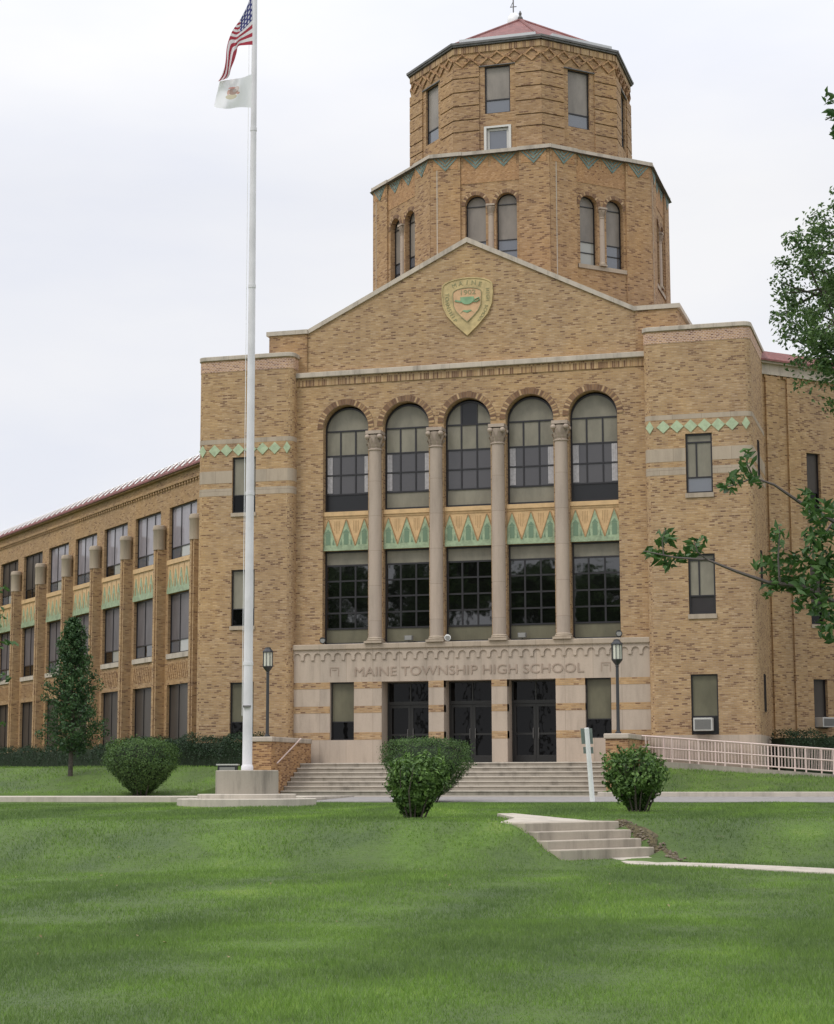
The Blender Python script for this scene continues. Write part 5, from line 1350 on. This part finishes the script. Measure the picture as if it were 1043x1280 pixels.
# clusters following the twigs
for args in ((935, 573, 9, 13, 22), (928, 592, 16, 9, 26), (908, 610, 13, 5, 16), (946, 600, 9, 11, 16), (920, 600, 12, 7, 14),
             (833, 672, 12, 13, 40), (824, 696, 18, 9, 34), (868, 684, 13, 11, 38), (850, 698, 12, 8, 20), (879, 674, 5, 10, 8), (812, 690, 8, 5, 8), (838, 706, 9, 6, 10),
             (975, 668, 11, 14, 24), (973, 700, 22, 16, 50), (957, 706, 16, 12, 30), (990, 724, 30, 14, 90), (968, 733, 14, 9, 26), (1015, 740, 28, 18, 110), (1035, 765, 18, 26, 70), (960, 744, 8, 5, 8),
             (1003, 700, 16, 14, 34), (1025, 690, 20, 24, 80), (1032, 650, 18, 26, 90), (1016, 672, 14, 16, 36), (1012, 632, 10, 16, 30), (1004, 618, 9, 9, 12), (1035, 715, 16, 16, 60), (1008, 760, 18, 8, 24),
             (1037, 800, 5, 4, 6), (1033, 790, 10, 8, 12)):
    spray(*args)
for args in ((1036, 122, 7, 8, 12), (1040, 144, 10, 8, 18), (1044, 168, 5, 8, 10), (1065, 150, 20, 30, 80)): spray(*args, d=17.7)
for _ in range(60):
    u, v = g.uniform(1065, 1260), g.uniform(90, 760); spray(u, v, 26, 26, 45, 18+g.normal(0, 0.8))
leaves_obj('crown', np.array(P_), np.array(D_), 0.105, 'leaf_near', t, 0.42)
# twig ends from a tree beyond the left edge
dL = 20.0; foot = at(-120, 800, dL); foot = Vector((foot.x, foot.y, float(hgt(foot.x, foot.y))))
t = thing('tree', 'tree beyond the left edge with a few leaf tips showing', 'tree', tuple(foot)); m_ = MB()
m_.tube([foot-Vector((0, 0, .3)), at(-118, 800, dL), at(-110, 600, dL)], [0.14, 0.10, 0.05], 8)
for v in (738, 770, 806, 850, 905): path3([(-115, v-10, dL), (-50, v+8, dL), (4, v+1, dL)], 0.02, 0.004)
m_.build('trunk', 'bark', t, smooth=True)
P_, D_ = [], []
for args in ((4, 737, 8, 5, 8), (2, 768, 7, 8, 8), (8, 806, 14, 5, 12), (4, 847, 9, 6, 10), (-25, 780, 26, 60, 160), (2, 905, 5, 4, 3), (-80, 720, 50, 80, 400)): spray(*args, d=dL)
leaves_obj('crown', np.array(P_), np.array(D_), 0.085, 'leaf_near', t, 0.45)
# street trees behind the viewpoint, mirrored in the windows
lab = ['tall', 'broad', 'narrow', 'round', 'leaning', 'low', 'spreading', 'young']
for k, (x, y, h_, r) in enumerate([(-34, -84, 18.5, 4.0), (-27, -88, 18.0, 3.2), (-21.5, -83, 20.0, 3.0), (-16.5, -87, 17.0, 3.0), (-10.5, -84, 16.3, 2.8), (-5, -90, 18, 3.6), (-43, -90, 17, 4.4), (3, -86, 15.5, 3.2)]):
    big_tree('%s shade tree across the street, seen only mirrored in the windows' % lab[k], (x, y, -2.3), (x, y, h_-r*1.3), (r, r, r*1.35), 0.28, 50+k, 120, 80, 0.50, 'leaf_tree', 1.05)

# ------------------------------------------------------------------ grass blades on the near lawn
g = np.random.default_rng(77)
def blades(n, d0, d1, h0, h1, w):
    dd_ = np.sqrt(g.uniform(d0*d0, d1*d1, n)); tt = g.uniform(-0.26, 0.26, n)
    X = CP[0]+dd_*FH[0]+tt*dd_*RH[0]; Y = CP[1]+dd_*FH[1]+tt*dd_*RH[1]
    al = (X-MID[0])*DD[0]+(Y-MID[1])*DD[1]; la = (X-MID[0])*RD[0]+(Y-MID[1])*RD[1]
    keep = ~((np.abs(la) < SW*0.96) & (al > -0.8) & (al < 1.0)) & ~((la < SW*0.92) & (la > SW*np.interp(-al, [0.76, 1.0, 1.8, 3.2], [-0.9, -0.7, 0.2, 0.75])) & (al > -3.2) & (al < 0)) & ~((la > SW*0.0) & (la < SW*0.95) & (al >= 1.0) & (al < 15)) & ~((la > SW) & (la < SW+0.4) & (al > -0.1) & (al < 1.5)) & (Y < -14.75)
    keep &= ~(((X-bx)**2+(Y-by)**2) < 1.75**2)
    return place(X[keep], Y[keep], h0, h1, w)
def place(X, Y, h0, h1, w):
    n = len(X); Z = hgt(X, Y)
    hh = g.uniform(h0, h1, n)*(0.75+0.5*np.sin(X*1.7)*np.sin(Y*1.3)**2); a = g.uniform(0, 2*math.pi, n); lean = g.normal(0, 0.45, (n, 2))
    cx, cy = np.cos(a)*w, np.sin(a)*w
    V = np.stack([np.stack([X-cx, Y-cy, Z-0.005], -1), np.stack([X+cx, Y+cy, Z-0.005], -1), np.stack([X+lean[:, 0]*hh, Y+lean[:, 1]*hh, Z+hh], -1)], 1)
    return V
def tufts(n):
    dd_ = np.sqrt(g.uniform(11.5**2, 30**2, n)); tt = g.uniform(-0.25, 0.25, n)
    X = CP[0]+dd_*FH[0]+tt*dd_*RH[0]; Y = CP[1]+dd_*FH[1]+tt*dd_*RH[1]
    k = (np.sin(X*0.9+1)*np.sin(Y*0.7+2)+g.normal(0, 0.5, n)) > 0.1; X, Y = X[k], Y[k]
    X = np.repeat(X, 16); Y = np.repeat(Y, 16); X = X+g.normal(0, 0.045, len(X)); Y = Y+g.normal(0, 0.045, len(Y))
    return place(X, Y, 0.05, 0.125, 0.0045)
def far_lawn(n):
    X = g.uniform(-36, 20, n); Y = g.uniform(-9.9, 8, n); k = (np.abs(X) > 6.5) & ~((X > 6.4) & (Y > -2.2)) & (Y < np.where(X < 0, -1.5-(X+7)*0.95, 9)) 
    return place(X[k], Y[k], 0.05, 0.11, 0.014)
V = np.concatenate([blades(190000, 11.5, 22, 0.025, 0.065, 0.0035), blades(120000, 22, 34, 0.03, 0.07, 0.005), tufts(1300), blades(150000, 34, 50, 0.03, 0.07, 0.009), far_lawn(70000)]).reshape(-1, 3)
n = len(V)//3
me = bpy.data.meshes.new('grass'); me.vertices.add(3*n); me.vertices.foreach_set('co', V.ravel().astype('f')); me.loops.add(3*n); me.loops.foreach_set('vertex_index', np.arange(3*n, dtype='i'))
me.polygons.add(n); me.polygons.foreach_set('loop_start', (np.arange(n)*3).astype('i')); me.update(calc_edges=True); me.materials.append(MATS['grass_blade'])
o = bpy.data.objects.new('grass', me); COL.objects.link(o); o['kind'] = 'stuff'; tag(o, 'short green grass covering the front lawn', 'grass')

n = 45; dd_ = np.sqrt(g.uniform(11.5**2, 36**2, n)); tt = g.uniform(-0.24, 0.24, n)
X = CP[0]+dd_*FH[0]+tt*dd_*RH[0]; Y = CP[1]+dd_*FH[1]+tt*dd_*RH[1]; al = (X-MID[0])*DD[0]+(Y-MID[1])*DD[1]; k = ~((al > -1) & (np.abs((X-MID[0])*RD[0]+(Y-MID[1])*RD[1]) < 1.6)); X, Y = X[k], Y[k]
plain('dry_leaf', (0.34, 0.26, 0.13), 0.8, c2=(0.16, 0.13, 0.06), vs=3)
o = leaves_obj('fallen_leaves', np.stack([X, Y, hgt(X, Y)+0.045], -1), np.tile([0, 0, 1.0], (len(X), 1)), 0.045, 'dry_leaf', aspect=0.6); o['kind'] = 'stuff'; tag(o, 'small dry leaves scattered over the mown lawn', 'leaves')
